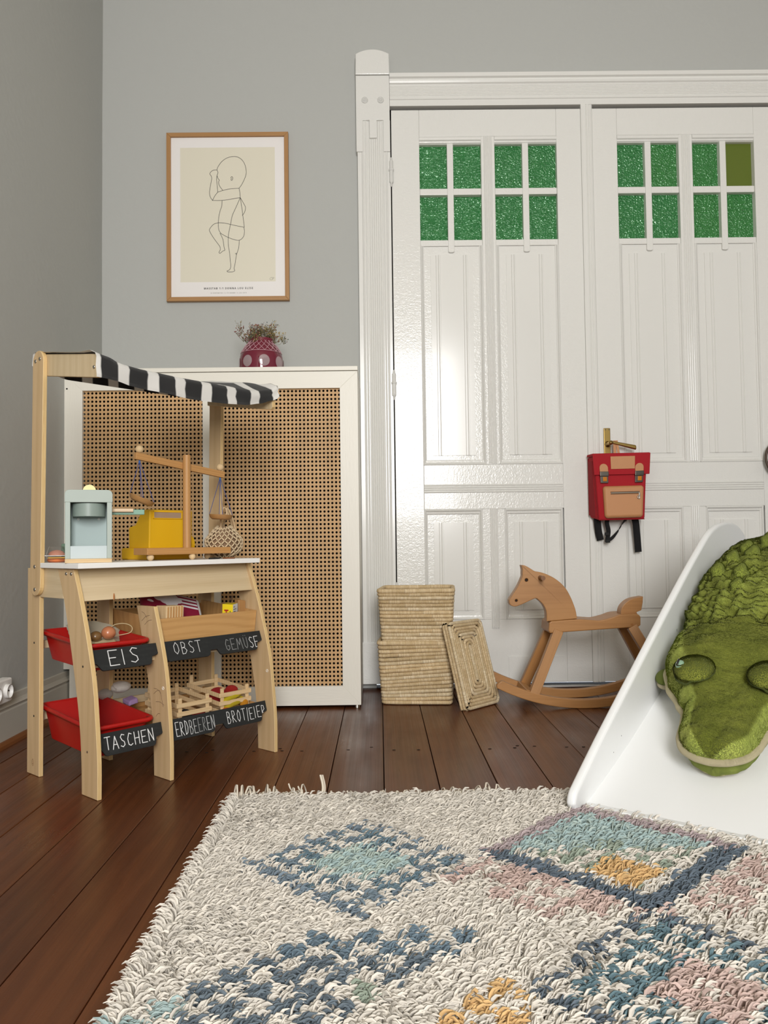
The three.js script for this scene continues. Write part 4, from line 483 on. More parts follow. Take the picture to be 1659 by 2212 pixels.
// ================= on the stall's white top =================
const TOP = 0.5812;
{ const p = atStall(0.061, TOP, -0.08), t = thing('toy_coffee_machine', 'pale green wooden toy coffee machine with a yellow knob and side lever', 'toy coffee machine', p, 19.5 * RAD), w = 0.1155, d = 0.1;
  part('base_board', box2(-w / 2, w / 2, 0, 0.0105, -d / 2, d / 2 + 0.008, 0.001), M.pine, t);
  part('side_panel', box2(-w / 2, -w / 2 + 0.0128, 0.0105, 0.158, -d / 2, d / 2, 0.0012, 'y'), M.teal, t); part('side_panel', box2(w / 2 - 0.0128, w / 2, 0.0105, 0.158, -d / 2, d / 2, 0.0012, 'y'), M.teal, t);
  part('back_panel', box2(-w / 2 + 0.0128, w / 2 - 0.0128, 0.0105, 0.158, -d / 2 + 0.02, -d / 2 + 0.032, 0.001), mat({ color: 0xa6b6b4, roughness: 0.55 }), t);
  part('front_block', box2(-w / 2 + 0.0128, w / 2 - 0.0128, 0.0105, 0.044, 0.005, d / 2, 0.001), M.tealPale, t);
  const s = new THREE.Shape(), hw = w / 2 + 0.0012; s.moveTo(-hw, 0.158); s.lineTo(hw, 0.158); s.lineTo(hw, 0.178); s.absarc(hw - 0.012, 0.179, 0.012, 0, Math.PI / 2, false); s.lineTo(-hw + 0.012, 0.191); s.absarc(-hw + 0.012, 0.179, 0.012, Math.PI / 2, Math.PI, false); s.closePath();
  part('top_block', uvm(extr(s, d, 0.0012).translate(0, 0, -d / 2), 'x'), M.teal, t);
  part('brew_head', cyl(0.0418, 0.0418, 0.034, [0, 0.139, 0.006], null, 40), M.tealGrey, t);
  for (const x of [-0.027, 0.025]) part('spout', place(new THREE.TorusGeometry(0.0022, 0.001, 6, 14), [x, 0.116, -0.017]), M.whitePaint, t);
  part('knob', cyl(0.0165, 0.0165, 0.014, [0.001, 0.191, 0.0], [Math.PI / 2, 0, 0], 28), mat({ color: 0xe9e3a4, roughness: 0.5 }), t);
  part('lever_rod', cyl(0.0052, 0.0052, 0.055, [w / 2 + 0.0275, 0.139, 0.0], [0, 0, Math.PI / 2], 16), mat({ color: 0xe4c9a8, roughness: 0.5 }), t); part('lever_grip', box2(w / 2 + 0.0, w / 2 + 0.085, 0.1275, 0.142, -0.018, -0.006, 0.002, 'x'), M.tealDark, t, { label: 'darker green grip' }); }
{ const t = thing('leaf_cutout', 'dark green cut-out peeking out behind the coffee machine', 'toy', atStall(0.074, TOP, -0.232), 20 * RAD); part('cutout', uvm(extr([[-0.012, 0.0], [0.02, 0], [0.02, 0.05], [0.0, 0.052], [-0.012, 0.05], [-0.013, 0.03]], 0.008, 0.001), 'y'), mat({ color: 0x58735c, roughness: 0.6 }), t); }
{ const t = thing('toy_burger_box', 'clear plastic box with an orange and yellow toy burger', 'toy food', atStall(0.037, TOP, -0.212), 20 * RAD); const cl = phys({ color: 0xf4f4f4, transmission: 1, roughness: 0.06, thickness: 0 });
  part('lower_bun', lathe([[0, 0], [0.02, 0.0], [0.0245, 0.004], [0.024, 0.0095], [0, 0.01]], 28), mat({ color: 0xd2743c, roughness: 0.6 }), t); part('cheese', box(0.044, 0.004, 0.036, [0, 0.0125, 0], 0.0018), mat({ color: 0xe0b042, roughness: 0.5 }), t); part('upper_bun', lathe([[0.021, 0.019], [0.022, 0.022], [0.017, 0.029], [0.008, 0.033], [0, 0.034]], 24), mat({ color: 0xcf8a72, roughness: 0.6 }), t);
  const r = (w, y, d = w) => rrect(w, d, 0.004, y); part('clear_lid', loft([r(0.056, 0.018), r(0.06, 0.0185), r(0.06, 0.0195), r(0.054, 0.02), r(0.038, 0.043), r(0.034, 0.044)], { closed: true, cap1: true }), cl, t); part('clear_bottom', loft([r(0.042, 0.0005), r(0.052, 0.017), r(0.06, 0.0175)], { closed: true, cap0: true }), cl, t); part('lid_rim', tube(r(0.06, 0.0185), 0.0009, 60, 5, true), phys({ color: 0xffffff, roughness: 0.1, transmission: 0.4 }), t); }
{ // yellow cash register: its back to the room
  const t = thing('toy_cash_register', 'yellow plastic toy cash register seen from behind', 'toy cash register', atStall(0.292, TOP, -0.16), ST);
  const w = 0.15, sec = [[0, 0.034], [0.004, 0.147], [-0.012, 0.151], [-0.04, 0.146], [-0.075, 0.105], [-0.105, 0.1], [-0.112, 0.095], [-0.11, 0.034]];
  const g = extr(sec, w, 0.003); const body = place(uvm(g, 'x'), [0, 0, 0], [0, -Math.PI / 2, 0]); body.translate(w, 0, 0); // section along z, width along x
  part('housing', body.applyMatrix4(new THREE.Matrix4().makeScale(1, 1, 1)), M.yellowPlastic, t);
  part('base', box2(-0.012, w + 0.014, 0, 0.036, -0.135, 0.006, 0.006, 'x'), M.yellowPlastic, t);
  part('display_rim', [box2(0.012, 0.112, 0.142, 0.145, -0.002, 0.0062, 0.001), box2(0.012, 0.112, 0.122, 0.125, -0.002, 0.0062, 0.001), box2(0.012, 0.015, 0.122, 0.145, -0.002, 0.0062, 0.001), box2(0.109, 0.112, 0.122, 0.145, -0.002, 0.0062, 0.001)], M.yellowPlastic, t);
  part('display', box2(0.015, 0.109, 0.125, 0.142, 0.001, 0.0048, 0), phys({ color: 0xa38a72, roughness: 0.12 }), t, { label: 'greyish display window' });
  part('side_wheel', cyl(0.03, 0.03, 0.012, [w + 0.006, 0.045, -0.03], [0, 0, Math.PI / 2], 32), M.yellowPlastic, t); }
{ // wooden balance scale
  const t = thing('toy_balance_scale', 'wooden toy balance scale with two pans on blue strings', 'toy scale', atStall(0.372, TOP, -0.097), ST);
  part('base_beam', box2(-0.146, 0.146, 0.016, 0.0355, -0.038, 0.035, 0.002, 'x'), M.beech, t);
  for (const [x, z] of [[-0.128, 0.022], [0.01, 0.026], [-0.1, -0.026], [0.1, -0.024]]) part('ball_foot', ball(0.0098, [x, 0.0092, z], [1, 1, 1], 20), M.pine, t);
  part('post', uvm(new THREE.CylinderGeometry(0.0118, 0.0118, 0.277, 24).translate(0.008, 0.174, 0.002), 'y'), M.beech, t);
  const L = [-0.156, 0.3, -0.012], Rr = [0.155, 0.262, -0.012]; part('cross_beam', bar(L, Rr, 0.012, 0.02, 0.001), M.beech, t); const at = (k, o = 0) => [mix(L[0], Rr[0], k), mix(L[1], Rr[1], k) + o, -0.012];
  for (const [k, pr] of [[0.045, 0], [0.955, 1]]) { part('ball_knob', ball(0.0116, at(k, 0.0215), [1, 1, 1], 20), M.pine, t);
    const h = at(k, -0.011), cx = h[0] + (pr ? 0.002 : 0.002), cy = pr ? 0.121 : 0.165, tiltX = pr ? -0.02 : -0.32; 
    const rot = new THREE.Euler(pr ? 0.06 : 0.25, 0, tiltX), pr2 = [[0, 0], [0.026, 0], [0.033, 0.005], [0.0375, 0.016], [0.036, 0.0165], [0.031, 0.007], [0.024, 0.004], [0, 0.004]];
    part('pan', place(lathe(pr2, 36), [cx, cy, -0.012], [rot.x, rot.y, rot.z]), M.oak, t);
    for (let i = 0; i < 4; i++) { const a = i * Math.PI / 2 + 0.5, e = new THREE.Vector3(Math.cos(a) * 0.036, 0.015, Math.sin(a) * 0.036).applyEuler(rot); part('string', tube([h, [(h[0] + cx + e.x) / 2, (h[1] + cy + e.y) / 2, -0.012 + e.z / 2], [cx + e.x, cy + e.y, -0.012 + e.z]], 0.0009, 8, 5), M.blueString, t); } part('string_knot', ball(0.0036, [h[0], h[1] - 0.004, h[2]], [0.8, 1.4, 0.8], 12), mat({ color: 0x2f62a8, roughness: 0.7 }), t); } }
{ // net bag of knotted cord
  const t = thing('net_bag', 'knotted beige string bag behind the awning post at the end of the stall', 'bag', atStall(0.558, TOP, -0.15), ST), cords = [], n = 17, rowsN = 9;
  const rad = curve([0, 0.15, 0.5, 0.8, 1], [0.028, 0.05, 0.055, 0.036, 0.018]), P = (a, k) => { const r = rad(k), th = 6.2832 * a / n; return [Math.cos(th) * r * 1.2, 0.004 + 0.096 * k + 0.004 * Math.sin(th * 2), Math.sin(th) * r * 0.85]; };
  for (let a = 0; a < n; a++) for (let j = 0; j < rowsN; j++) for (const s of [0.5, -0.5]) { const p = P(a + (j % 2) * 0.5, j / rowsN), q = P(a + (j % 2) * 0.5 + s, (j + 1) / rowsN); cords.push(tube([p, [(p[0] + q[0]) / 2 * 1.03, (p[1] + q[1]) / 2, (p[2] + q[2]) / 2 * 1.03], q], 0.0022, 4, 5)); cords.push(ball(0.0034, p, [1, 1.2, 1], 7)); }
  part('netting', cords, mat({ color: 0xd9c3a0, roughness: 0.85 }), t, { kind: 'stuff' });
  part('lining', lathe([[0, 0.003], [0.03, 0.004], [0.045, 0.02], [0.048, 0.045], [0.032, 0.078], [0.014, 0.1]], 24).scale(1.15, 1, 0.8), mat({ color: 0x8b6f55, roughness: 0.95 }), t, { label: 'darker inside of the bag' });
  for (const k of [0, 1]) part('handle', tube([[-0.02 + k * 0.02, 0.09, 0.01 - 0.02 * k], [-0.01 + k * 0.02, 0.14, 0.0], [0.005 + 0.01 * k, 0.162, -0.004], [0.02 + k * 0.01, 0.135, 0.0], [0.03 + k * 0.01, 0.09, 0.008]], 0.0034, 24, 6), mat({ color: 0xc9ad88, roughness: 0.85 }), t); }
{ const t = thing('toy_key', 'flat black toy key lying under the scale', 'toy key', atStall(0.43, TOP, -0.03), ST + 0.3); part('shaft', box(0.03, 0.004, 0.005, [0.012, 0.002, 0], 0.001), M.black, t); part('bow', place(new THREE.TorusGeometry(0.008, 0.0022, 6, 18), [-0.01, 0.0022, 0], [Math.PI / 2, 0, 0]), M.black, t); }
{ const t = thing('wooden_disc', 'small flat reddish wooden disc on the stall top beside the string bag', 'toy', atStall(0.485, TOP, -0.03), 0); part('disc', lathe([[0, 0.004], [0.017, 0.004], [0.019, 0.002], [0.018, 0], [0, 0]], 24), mat({ color: 0x8a5430, roughness: 0.5 }), t); }

// ================= straw boxes =================
const strawMap = dataTex(512, 64, 0.24, 0.043, (u, v) => { const k = Math.floor(u / 0.0042 + 0.35 * Math.sin(v * 146)), tone = 0.45 * hash(Math.floor(k / 9), 3, 8) + 0.55 * hash(k, 1, 5), gap = sstep(0.0, 0.25, (u / 0.0042 + 0.35 * Math.sin(v * 146)) % 1); return lerp3(hex(0xcdbb98), hex(0xefe4cb), tone * 0.9).map((c) => c * (0.84 + 0.16 * gap)); }, true, THREE.RepeatWrapping);
const strawBump = dataTex(512, 64, 0.24, 0.043, (u, v) => [Math.sin(Math.PI * ((u / 0.0042 + 0.35 * Math.sin(v * 146)) % 1)) * 0.8 + 0.2 * noise(u * 900, v * 300, 2)], false, THREE.RepeatWrapping);
M.straw = [0xfff8ee, 0xf6ead8, 0xfff2df, 0xecdfcb].map((c) => mat({ map: strawMap, color: c, roughness: 0.75, bumpMap: strawBump, bumpScale: 0.0014 }));
function coilRing(pts, r, closed = true) { const cv = new THREE.CatmullRomCurve3(pts.map(V3), closed, 'catmullrom', 0.2), len = cv.getLength(), n = Math.min(160, Math.round(len / 0.006)), g = clean(new THREE.TubeGeometry(cv, n, r, 7, closed)), uv = g.attributes.uv, o = R() * 3; for (let i = 0; i < uv.count; i++) uv.setXY(i, uv.getX(i) * len + o, uv.getY(i) * 0.043); return g; }
function strawBox(label, x, z, turn, y0, h, wB, wT, dB, dT, n, lean) { const t = thing('straw_box', label, 'basket', [x, y0, z], turn, 'straw boxes stacked by the door'); const r = h / n / 2 * 1.12;
  for (let i = 0; i < n; i++) { const k = i / (n - 1), y = r + (h - 2 * r) * k, w = mix(wB, wT, k) - 2 * r, d = mix(dB, dT, k) - 2 * r, pts = []; const wob = () => (R() - 0.5) * 0.0016; for (const p of rrect(w, d, 0.014, y, 0, 0, 2)) pts.push([p[0] + wob(), p[1] + lean * p[0] * k * (1 - k) + wob(), p[2] + wob()]); const fill = []; for (let a = 0; a < pts.length; a++) { const p = pts[a], q = pts[(a + 1) % pts.length]; fill.push(p); const L = Math.hypot(q[0] - p[0], q[2] - p[2]); if (L > 0.05) for (let s = 1; s < 5; s++) fill.push([mix(p[0], q[0], s / 5) + wob() * 0.5, mix(p[1], q[1], s / 5) + wob(), mix(p[2], q[2], s / 5) + wob() * 1.4 + 0.004 * Math.sin(Math.PI * s / 5) * Math.sign(p[2]) * 0.5]); }
    part('coil', coilRing(fill, i === n - 1 ? r * 1.15 : r), M.straw[Math.floor(R() * 4)], t); }
  part('bottom', box(wB - 0.02, 0.008, dB - 0.02, [0, 0.006, 0], 0.003), M.straw[1], t); return t; }
strawBox('lower straw box of coiled palm leaf standing on the floor by the door', 0.147, -3.165, -5.2 * RAD, 0, 0.243, 0.276, 0.306, 0.245, 0.262, 17, 0.3);
strawBox('open upper straw box stacked on the lower one beside the casing', 0.148, -3.168, -5.2 * RAD, 0.232, 0.212, 0.274, 0.303, 0.242, 0.262, 15, 0);
{ const t = thing('straw_cover', 'rectangular coiled straw lid leaning against the two straw boxes', 'basket lid', [0.309, 0, -2.915], 45.8 * RAD), w = 0.208, h = 0.332; t.rotation.order = 'YXZ'; t.rotation.x = -15.5 * RAD; t.rotation.z = 0;
  const r = 0.0068; let i = 0; for (let o = r; o < w / 2 - 0.002; o += r * 1.72, i++) { const a = w - 2 * o, b = h - 2 * o; part('coil', coilRing(rrect(Math.max(a, 0.004), b, Math.min(0.017, a / 2.2), 0, 0, 0, 4).map((p) => [w / 2 + p[0] + rr(-0.0006, 0.0006), h / 2 + p[2] + rr(-0.0006, 0.0006), 0.006 - 0.003 * Math.min(1, o / 0.05) + 0.0012 * Math.sin(i * 2)]), r), M.straw[i % 4], t); }
  for (const dz of [-0.0125, -0.024]) part('rim_coil', coilRing(rrect(w - 0.012, h - 0.012, 0.012, 0, 0, 0, 2).map((p) => [w / 2 + p[0], h / 2 + p[2], dz + 0.004]), r), M.straw[dz < -0.02 ? 1 : 3], t); }

// ================= rocking horse =================
{ const t = thing('rocking_horse', 'brown wooden rocking horse standing before the white door', 'rocking horse', [0.754, 0, -3.05]);
  const OX = 0.754, pt = (a) => a.map(([x, y]) => [x - OX, y]), curv = (pts, closedFrom) => { const sp = new THREE.SplineCurve(pts.map((p) => new THREE.Vector2(...p))); return sp.getPoints(pts.length * 4).map((p) => [p.x, p.y]); };
  const headTop = curv(pt([[0.541, 0.513], [0.54, 0.5], [0.539, 0.488], [0.521, 0.45], [0.493, 0.408], [0.488, 0.398], [0.49, 0.385], [0.498, 0.378], [0.513, 0.376], [0.537, 0.384], [0.566, 0.397], [0.585, 0.405]])), neck = curv(pt([[0.592, 0.405], [0.607, 0.392], [0.619, 0.377], [0.627, 0.358], [0.629, 0.339], [0.628, 0.318]])), back = curv(pt([[0.744, 0.327], [0.739, 0.359], [0.731, 0.384], [0.721, 0.409], [0.705, 0.439], [0.684, 0.463], [0.659, 0.482], [0.632, 0.496], [0.609, 0.504], [0.588, 0.508], [0.573, 0.517], [0.56, 0.525], [0.55, 0.53], [0.539, 0.532], [0.537, 0.53]]));
  const hs = shapeOf([...headTop, ...neck, ...back]); for (const [x, y, r] of [[0.555, 0.475, 0.0062], [0.515, 0.398, 0.005]]) { const p = new THREE.Path(); p.absarc(x - OX, y, r, 0, 6.2832, true); hs.holes.push(p); }
  part('head', uvm(extr(hs, 0.046, 0.0025).translate(0, 0, 0.018), 'x'), M.horse, t);
  for (const [x, y, r] of [[0.555, 0.475, 0.0064], [0.515, 0.398, 0.0052]]) part('eye_hole', cyl(r, r, 0.02, [x - OX, y, 0.045], [Math.PI / 2, 0, 0], 16), mat({ color: 0x2c1a0e, roughness: 0.8 }), t);
  part('handle_peg', cyl(0.0085, 0.0085, 0.15, [0.607 - OX, 0.484, 0.045], [Math.PI / 2, 0, 0], 20), mat({ color: 0x7a4f2a, roughness: 0.45 }), t);
  const seatTop = curv(pt([[0.984, 0.33], [0.975, 0.34], [0.95, 0.342], [0.905, 0.34], [0.87, 0.329], [0.831, 0.32], [0.8, 0.321], [0.743, 0.325], [0.66, 0.32], [0.645, 0.319]])), st = [...seatTop, ...pt([[0.637, 0.312], [0.634, 0.282], [0.64, 0.274], [0.974, 0.293], [0.983, 0.3]])];
  part('seat', uvm(extr(st, 0.14, 0.004).translate(0, 0, -0.072), 'x'), M.horse, t);
  for (const [x, y] of [[0.665, 0.283], [0.95, 0.302]]) part('dowel_end', cyl(0.005, 0.005, 0.002, [x - OX, y, 0.0682], [Math.PI / 2, 0, 0], 16), mat({ color: 0x9a6530, roughness: 0.5 }), t);
  const tail = curv(pt([[0.915, 0.335], [0.916, 0.354], [0.924, 0.372], [0.943, 0.39], [0.967, 0.4], [1.002, 0.406]])); part('tail', uvm(extr([...tail, ...pt([[1.0, 0.383], [0.994, 0.354], [0.976, 0.347], [0.98, 0.335]])], 0.052, 0.0025).translate(0, 0, -0.005), 'x'), M.horse, t);
  const RAD0 = 0.71, rocker = (z) => { const o = [], inn = []; for (let i = 0; i <= 40; i++) { const a = mix(-27.2, 37, i / 40) * RAD; o.push([RAD0 * Math.sin(a), RAD0 - RAD0 * Math.cos(a)]); const ri = RAD0 - 0.0335; inn.push([ri * Math.sin(a * 0.985), RAD0 - ri * Math.cos(a * 0.985)]); } const cap = (p, q) => { const out = []; for (let k = 1; k < 5; k++) { const s = k / 5; out.push([mix(p[0], q[0], s) + Math.sign(p[0]) * 0.009 * Math.sin(Math.PI * s), mix(p[1], q[1], s)]); } return out; }; part('rocker', uvm(extr([...o, ...cap(o[40], inn[40]), ...inn.reverse(), ...cap(inn[40], o[0])], 0.026, 0.003).translate(0, 0, z - 0.013), 'x'), M.horse, t); };
  rocker(0.1); rocker(-0.1);
  const leg = (a, b) => part('leg', bar(a, b, 0.026, 0.038, 0.002, [0, 0, 1].map((v, i) => v)), M.horse, t);
  const lg = (x0, y0, z0, x1, y1, z1) => { const a = V3([x0 - OX, y0, z0]), b = V3([x1 - OX, y1, z1]), x = b.clone().sub(a), l = x.length(); x.normalize(); const z = new THREE.Vector3(0, 0, 1).addScaledVector(x, -x.z).normalize(), y = z.clone().cross(x), g = uvm(new RoundedBoxGeometry(l, 0.036, 0.03, 2, 0.002), 'x'); g.applyMatrix4(new THREE.Matrix4().makeBasis(x, y, z)); g.translate((a.x + b.x) / 2, (a.y + b.y) / 2, (a.z + b.z) / 2); part('leg', g, M.horse, t); };
  lg(0.672, 0.282, 0.056, 0.567, 0.052, 0.098); lg(0.664, 0.282, -0.052, 0.567, 0.052, -0.098); lg(0.952, 0.294, 0.056, 1.06, 0.09, 0.098); lg(0.944, 0.292, -0.052, 1.06, 0.09, -0.098);
  part('cross_bar', box(0.03, 0.02, 0.2, [0.553 - OX, 0.056, 0], 0.002, 'z', [0, 0, -0.3]), M.horse, t); part('cross_bar', box(0.03, 0.02, 0.2, [1.075 - OX, 0.09, 0], 0.002, 'z', [0, 0, 0.4]), M.horse, t); }

// ================= the white slide =================
const LO = [0.465, 0, -1.806], LT = -39.3 * RAD, LW = 0.46; // local x across, z downhill
{ const t = thing('toddler_slide', 'white wooden toddler slide with high rounded side panels', 'slide', LO, LT);
  const edge = [[-0.05, 0.018], [-0.066, 0.04], [-0.058, 0.063], [-0.03, 0.083], [0.11, 0.169], [0.43, 0.353], [0.745, 0.531], [0.935, 0.63], [1.0, 0.655], [1.07, 0.671], [1.15, 0.679], [1.23, 0.679], [1.31, 0.666], [1.38, 0.635], [1.43, 0.585], [1.52, 0.42], [1.56, 0.2], [1.56, 0.012]];
  const cv = new THREE.CatmullRomCurve3(edge.map((p) => new THREE.Vector3(p[0], p[1], 0)), false, 'catmullrom', 0.35).getPoints(110).map((p) => [p.x, p.y]); const outl = [...cv, [1.4, 0.012], [1.3, 0.1], [0.5, 0.02], [0.02, 0.006], [-0.025, 0.006]];
  for (const x of [-0.023, LW]) { const g = extr(outl.map((p) => [p[0], p[1]]), 0.023, 0.0095, { bs: 4, cs: 8 }); g.rotateY(Math.PI / 2); g.translate(x, 0, 0); part('side_panel', uvm(g, 'z'), M.slide, t); }
  const sh = (d) => 0.031 + 0.3 * Math.min(d, 1.05) + 0.13 * Math.pow(Math.min(d, 1.05), 2), prof = []; for (let i = 0; i <= 60; i++) { const d = mix(-0.02, 1.5, i / 60); prof.push([-d, sh(d) - 0.002]); } const low = prof.map((p) => [p[0], p[1] - 0.012]).reverse(), sm = (d) => { let r = 0; for (let k = -8; k <= 8; k++) r += sh(d + k * 0.012); return r / 17; };
  const g = new THREE.ExtrudeGeometry(shapeOf([...prof, ...low]), { depth: LW, bevelEnabled: false }); g.rotateY(-Math.PI / 2); g.translate(LW, 0, 0); // x of the profile becomes z
  part('slide_surface', uvm(g, 'z'), M.slide, t);
  part('slide_top', loft([...Array(121)].map((_, i) => { const d = mix(-0.0205, 1.5, i / 120), y = sm(d); return [[0, y, -d], [LW / 2, y, -d], [LW, y, -d]]; })), M.slide, t);
  part('front_lip', box2(0, LW, 0.01, 0.031, -0.002, 0.021, 0.003, 'x'), M.slide, t);
  for (const d of [1.15, 1.45]) part('cross_board', box2(0, LW, 0.2, 0.28, -d - 0.02, -d, 0.003, 'x'), M.slide, t);
  part('scuff', [[0.03, 0.36, 0.62], [0.02, 0.14, 0.2], [0.03, 0.11, 0.15]].map(([a, h, d], i) => box(0.0006, i ? 0.002 : 0.007, 0.002, [0.0002, h, -d], 0)), mat({ color: 0x77787a, roughness: 0.7 }), t, { kind: 'stuff' }); }

// ================= plush crocodile lying on the slide =================
{ const al = Math.atan(0.43), base = [LO[0], 0.023, LO[2]], t = thing('plush_crocodile', 'big green plush crocodile lying head down on the white slide', 'plush toy', base, LT); t.rotation.order = 'YXZ'; t.rotation.x = al;
  const C = 0.232, hw = curve([0.163, 0.166, 0.174, 0.187, 0.207, 0.233, 0.268, 0.315, 0.355, 0.42, 0.49, 0.56, 0.63, 0.75, 0.95, 1.15, 1.3], [0.012, 0.03, 0.048, 0.064, 0.078, 0.086, 0.09, 0.098, 0.125, 0.168, 0.195, 0.198, 0.192, 0.205, 0.218, 0.205, 0.14]);
  const top = curve([0.163, 0.17, 0.185, 0.215, 0.28, 0.36, 0.42, 0.5, 0.58, 0.63, 0.75, 0.95, 1.1, 1.3], [0.062, 0.076, 0.087, 0.097, 0.106, 0.125, 0.14, 0.16, 0.165, 0.165, 0.182, 0.19, 0.18, 0.11]), seam = curve([0.13, 0.3, 0.45, 0.6, 0.7, 1.3], [0.05, 0.054, 0.055, 0.06, 0.09, 0.07]), bot = curve([0.13, 0.4, 0.55, 0.66, 0.9, 1.3], [0.043, 0.046, 0.035, -0.018, -0.01, 0.006]);
  const dark = lin(0x74792d), dark2 = lin(0x5c631c), light = lin(0x97a24a), rows = [], cols = [], NT = 260, NU = 64, NB = 22;
  const worm = (x, y) => { const a = Math.abs(noise(x, y, 201) - 0.5) * 2, b = Math.abs(noise(x * 1.7 + 5, y * 1.7, 202) - 0.5) * 2; return Math.min(1, a * 1.5) * 0.65 + Math.min(1, b * 1.4) * 0.35; };
  for (let i = 0; i <= NT; i++) { const k = i / NT, tt = k < 0.12 ? mix(0.163, 0.2, Math.pow(k / 0.12, 1.6)) : mix(0.2, 1.3, (k - 0.12) / 0.88), w = hw(tt), h = top(tt), s0 = seam(tt), nb = bot(tt), row = [], rough = sstep(0.565, 0.62, tt) * (1 - 0.75 * sstep(0.86, 1.0, tt));
    for (let j = 0; j < NU + NB; j++) { let x, y, c; const up = j <= NU, a = up ? Math.PI - Math.PI * j / NU : -Math.PI * (j - NU) / NB, e = up ? (tt > 0.58 ? 0.8 : 0.62) : 0.55; const cs = Math.cos(a), sn = Math.sin(a);
      x = w * Math.sign(cs) * Math.pow(Math.abs(cs), e); y = up ? s0 + (h - s0) * Math.pow(Math.abs(sn), e + 0.12) : s0 - (s0 - nb) * Math.pow(Math.abs(sn), e);
      // brow dip between the eyes and along the snout
      if (up && tt < 0.6) { const m = Math.exp(-Math.pow((tt - 0.39) / 0.09, 2)) * Math.exp(-Math.pow(x / 0.05, 2)); y -= 0.012 * m; y += 0.006 * Math.exp(-Math.pow((tt - 0.19) / 0.035, 2)) * Math.exp(-Math.pow((Math.abs(x) - 0.035) / 0.025, 2)); }
      const fz = (noise(x * 260, tt * 260 + y * 90, 7) - 0.5) * 0.0026 + (noise(x * 60, tt * 60, 9) - 0.5) * 0.004, wr = rough * (worm(x * 42 + 3, (tt + y) * 52) - 0.5) * 0.022, d = up ? fz + wr : fz * 0.4; const nx = cs * 0.6, ny = Math.abs(sn);
      x += d * nx; y += d * (up ? ny + 0.25 : 0); row.push([C + x, y, -tt]);
      const mott = fbm(x * 26 + 2, tt * 20, 300, 4), band = tt < 0.62 ? 1 - sstep(x < 0 ? 0.64 : 0.78, x < 0 ? 0.69 : 0.9, Math.abs(x) / w + (tt < 0.22 ? (0.22 - tt) * 3.5 : 0) + (tt > 0.38 ? 0.06 - (tt - 0.38) * 1.1 : 0)) : 1; // 1 on the dark top, carried lower on the right as painted shade
      let col = lerp3(dark2, dark, clamp(mott * 1.7 - 0.35)); if (up && tt < 0.62) col = lerp3(lerp3(light, lin(0xa8ac58), clamp(mott * 1.6 - 0.6)), col, band); else if (up) col = lerp3(col, light, clamp(rough * (worm(x * 42 + 3, (tt + y) * 52) - 0.35) * 0.9) + 0.12); else col = tt < 0.6 ? lin(0xd8cda8) : light;  // back folds lightened, creases left darker: crease shade put into the colour
      const f = 0.88 + 0.24 * noise(x * 420, tt * 420, 12); cols.push(col[0] * f, col[1] * f, col[2] * f); }
    const nC = row.length; cols.push(...cols.slice(-nC * 3, -nC * 3 + 3)); rows.push(row); }
  M.plush = phys({ vertexColors: true, roughness: 0.95, sheen: 0.55, sheenRoughness: 0.5, sheenColor: new THREE.Color(0.45, 0.5, 0.2), bumpMap: dataTex(256, 256, 0.04, 0.04, (u, v) => [0.5 * noise(u * 1500, v * 700, 1) + 0.5 * noise(u * 600, v * 400, 2)]), bumpScale: 0.0012 });
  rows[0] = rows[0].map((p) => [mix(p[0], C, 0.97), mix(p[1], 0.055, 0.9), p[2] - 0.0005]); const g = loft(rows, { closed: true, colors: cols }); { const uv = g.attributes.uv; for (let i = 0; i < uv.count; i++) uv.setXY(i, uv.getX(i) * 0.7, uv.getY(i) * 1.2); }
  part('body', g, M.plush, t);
  const q41 = rng(41), furSpots = []; const furOn = (geo, count, c0, keep) => { const G = geo.index ? geo.toNonIndexed() : geo, P = G.attributes.position, N = G.attributes.normal, C0 = G.attributes.color, cdf = []; let sum = 0; const a = new THREE.Vector3(), b = new THREE.Vector3(), c = new THREE.Vector3(); for (let i = 0; i < P.count; i += 3) { a.fromBufferAttribute(P, i); b.fromBufferAttribute(P, i + 1).sub(a); c.fromBufferAttribute(P, i + 2).sub(a); sum += keep && !keep(a) ? 0 : b.cross(c).length(); cdf.push(sum); }
    for (let k = 0; k < count; k++) { const r = q41() * sum; let lo = 0, hi = cdf.length - 1; while (lo < hi) { const m = (lo + hi) >> 1; cdf[m] < r ? lo = m + 1 : hi = m; } let u = q41(), v = q41(); if (u + v > 1) { u = 1 - u; v = 1 - v; } const at = (A, n) => A.getComponent(lo * 3, n) * (1 - u - v) + A.getComponent(lo * 3 + 1, n) * u + A.getComponent(lo * 3 + 2, n) * v; furSpots.push([at(P, 0), at(P, 1), at(P, 2), at(N, 0), at(N, 1), at(N, 2), ...(C0 ? [at(C0, 0), at(C0, 1), at(C0, 2)] : c0)]); } };
  const makeFur = () => { const blade = new THREE.BufferGeometry(); blade.setAttribute('position', new THREE.Float32BufferAttribute([-0.0008, 0, 0, 0.0008, 0, 0, 0.0006, 0.0017, 0.0015, -0.0006, 0.0017, 0.0015, 0, 0.0026, 0.004], 3)); blade.setAttribute('normal', new THREE.Float32BufferAttribute([...Array(5)].flatMap(() => [0, 1, 0]), 3)); blade.setIndex([0, 2, 1, 0, 3, 2, 3, 4, 2]); const f = new THREE.InstancedMesh(blade, mat({ roughness: 0.95 }), furSpots.length), mm = new THREE.Matrix4(), nn = new THREE.Vector3(), dn = new THREE.Vector3(), xx = new THREE.Vector3(), cc = new THREE.Color(); f.name = 'fur'; f.userData.kind = 'stuff';
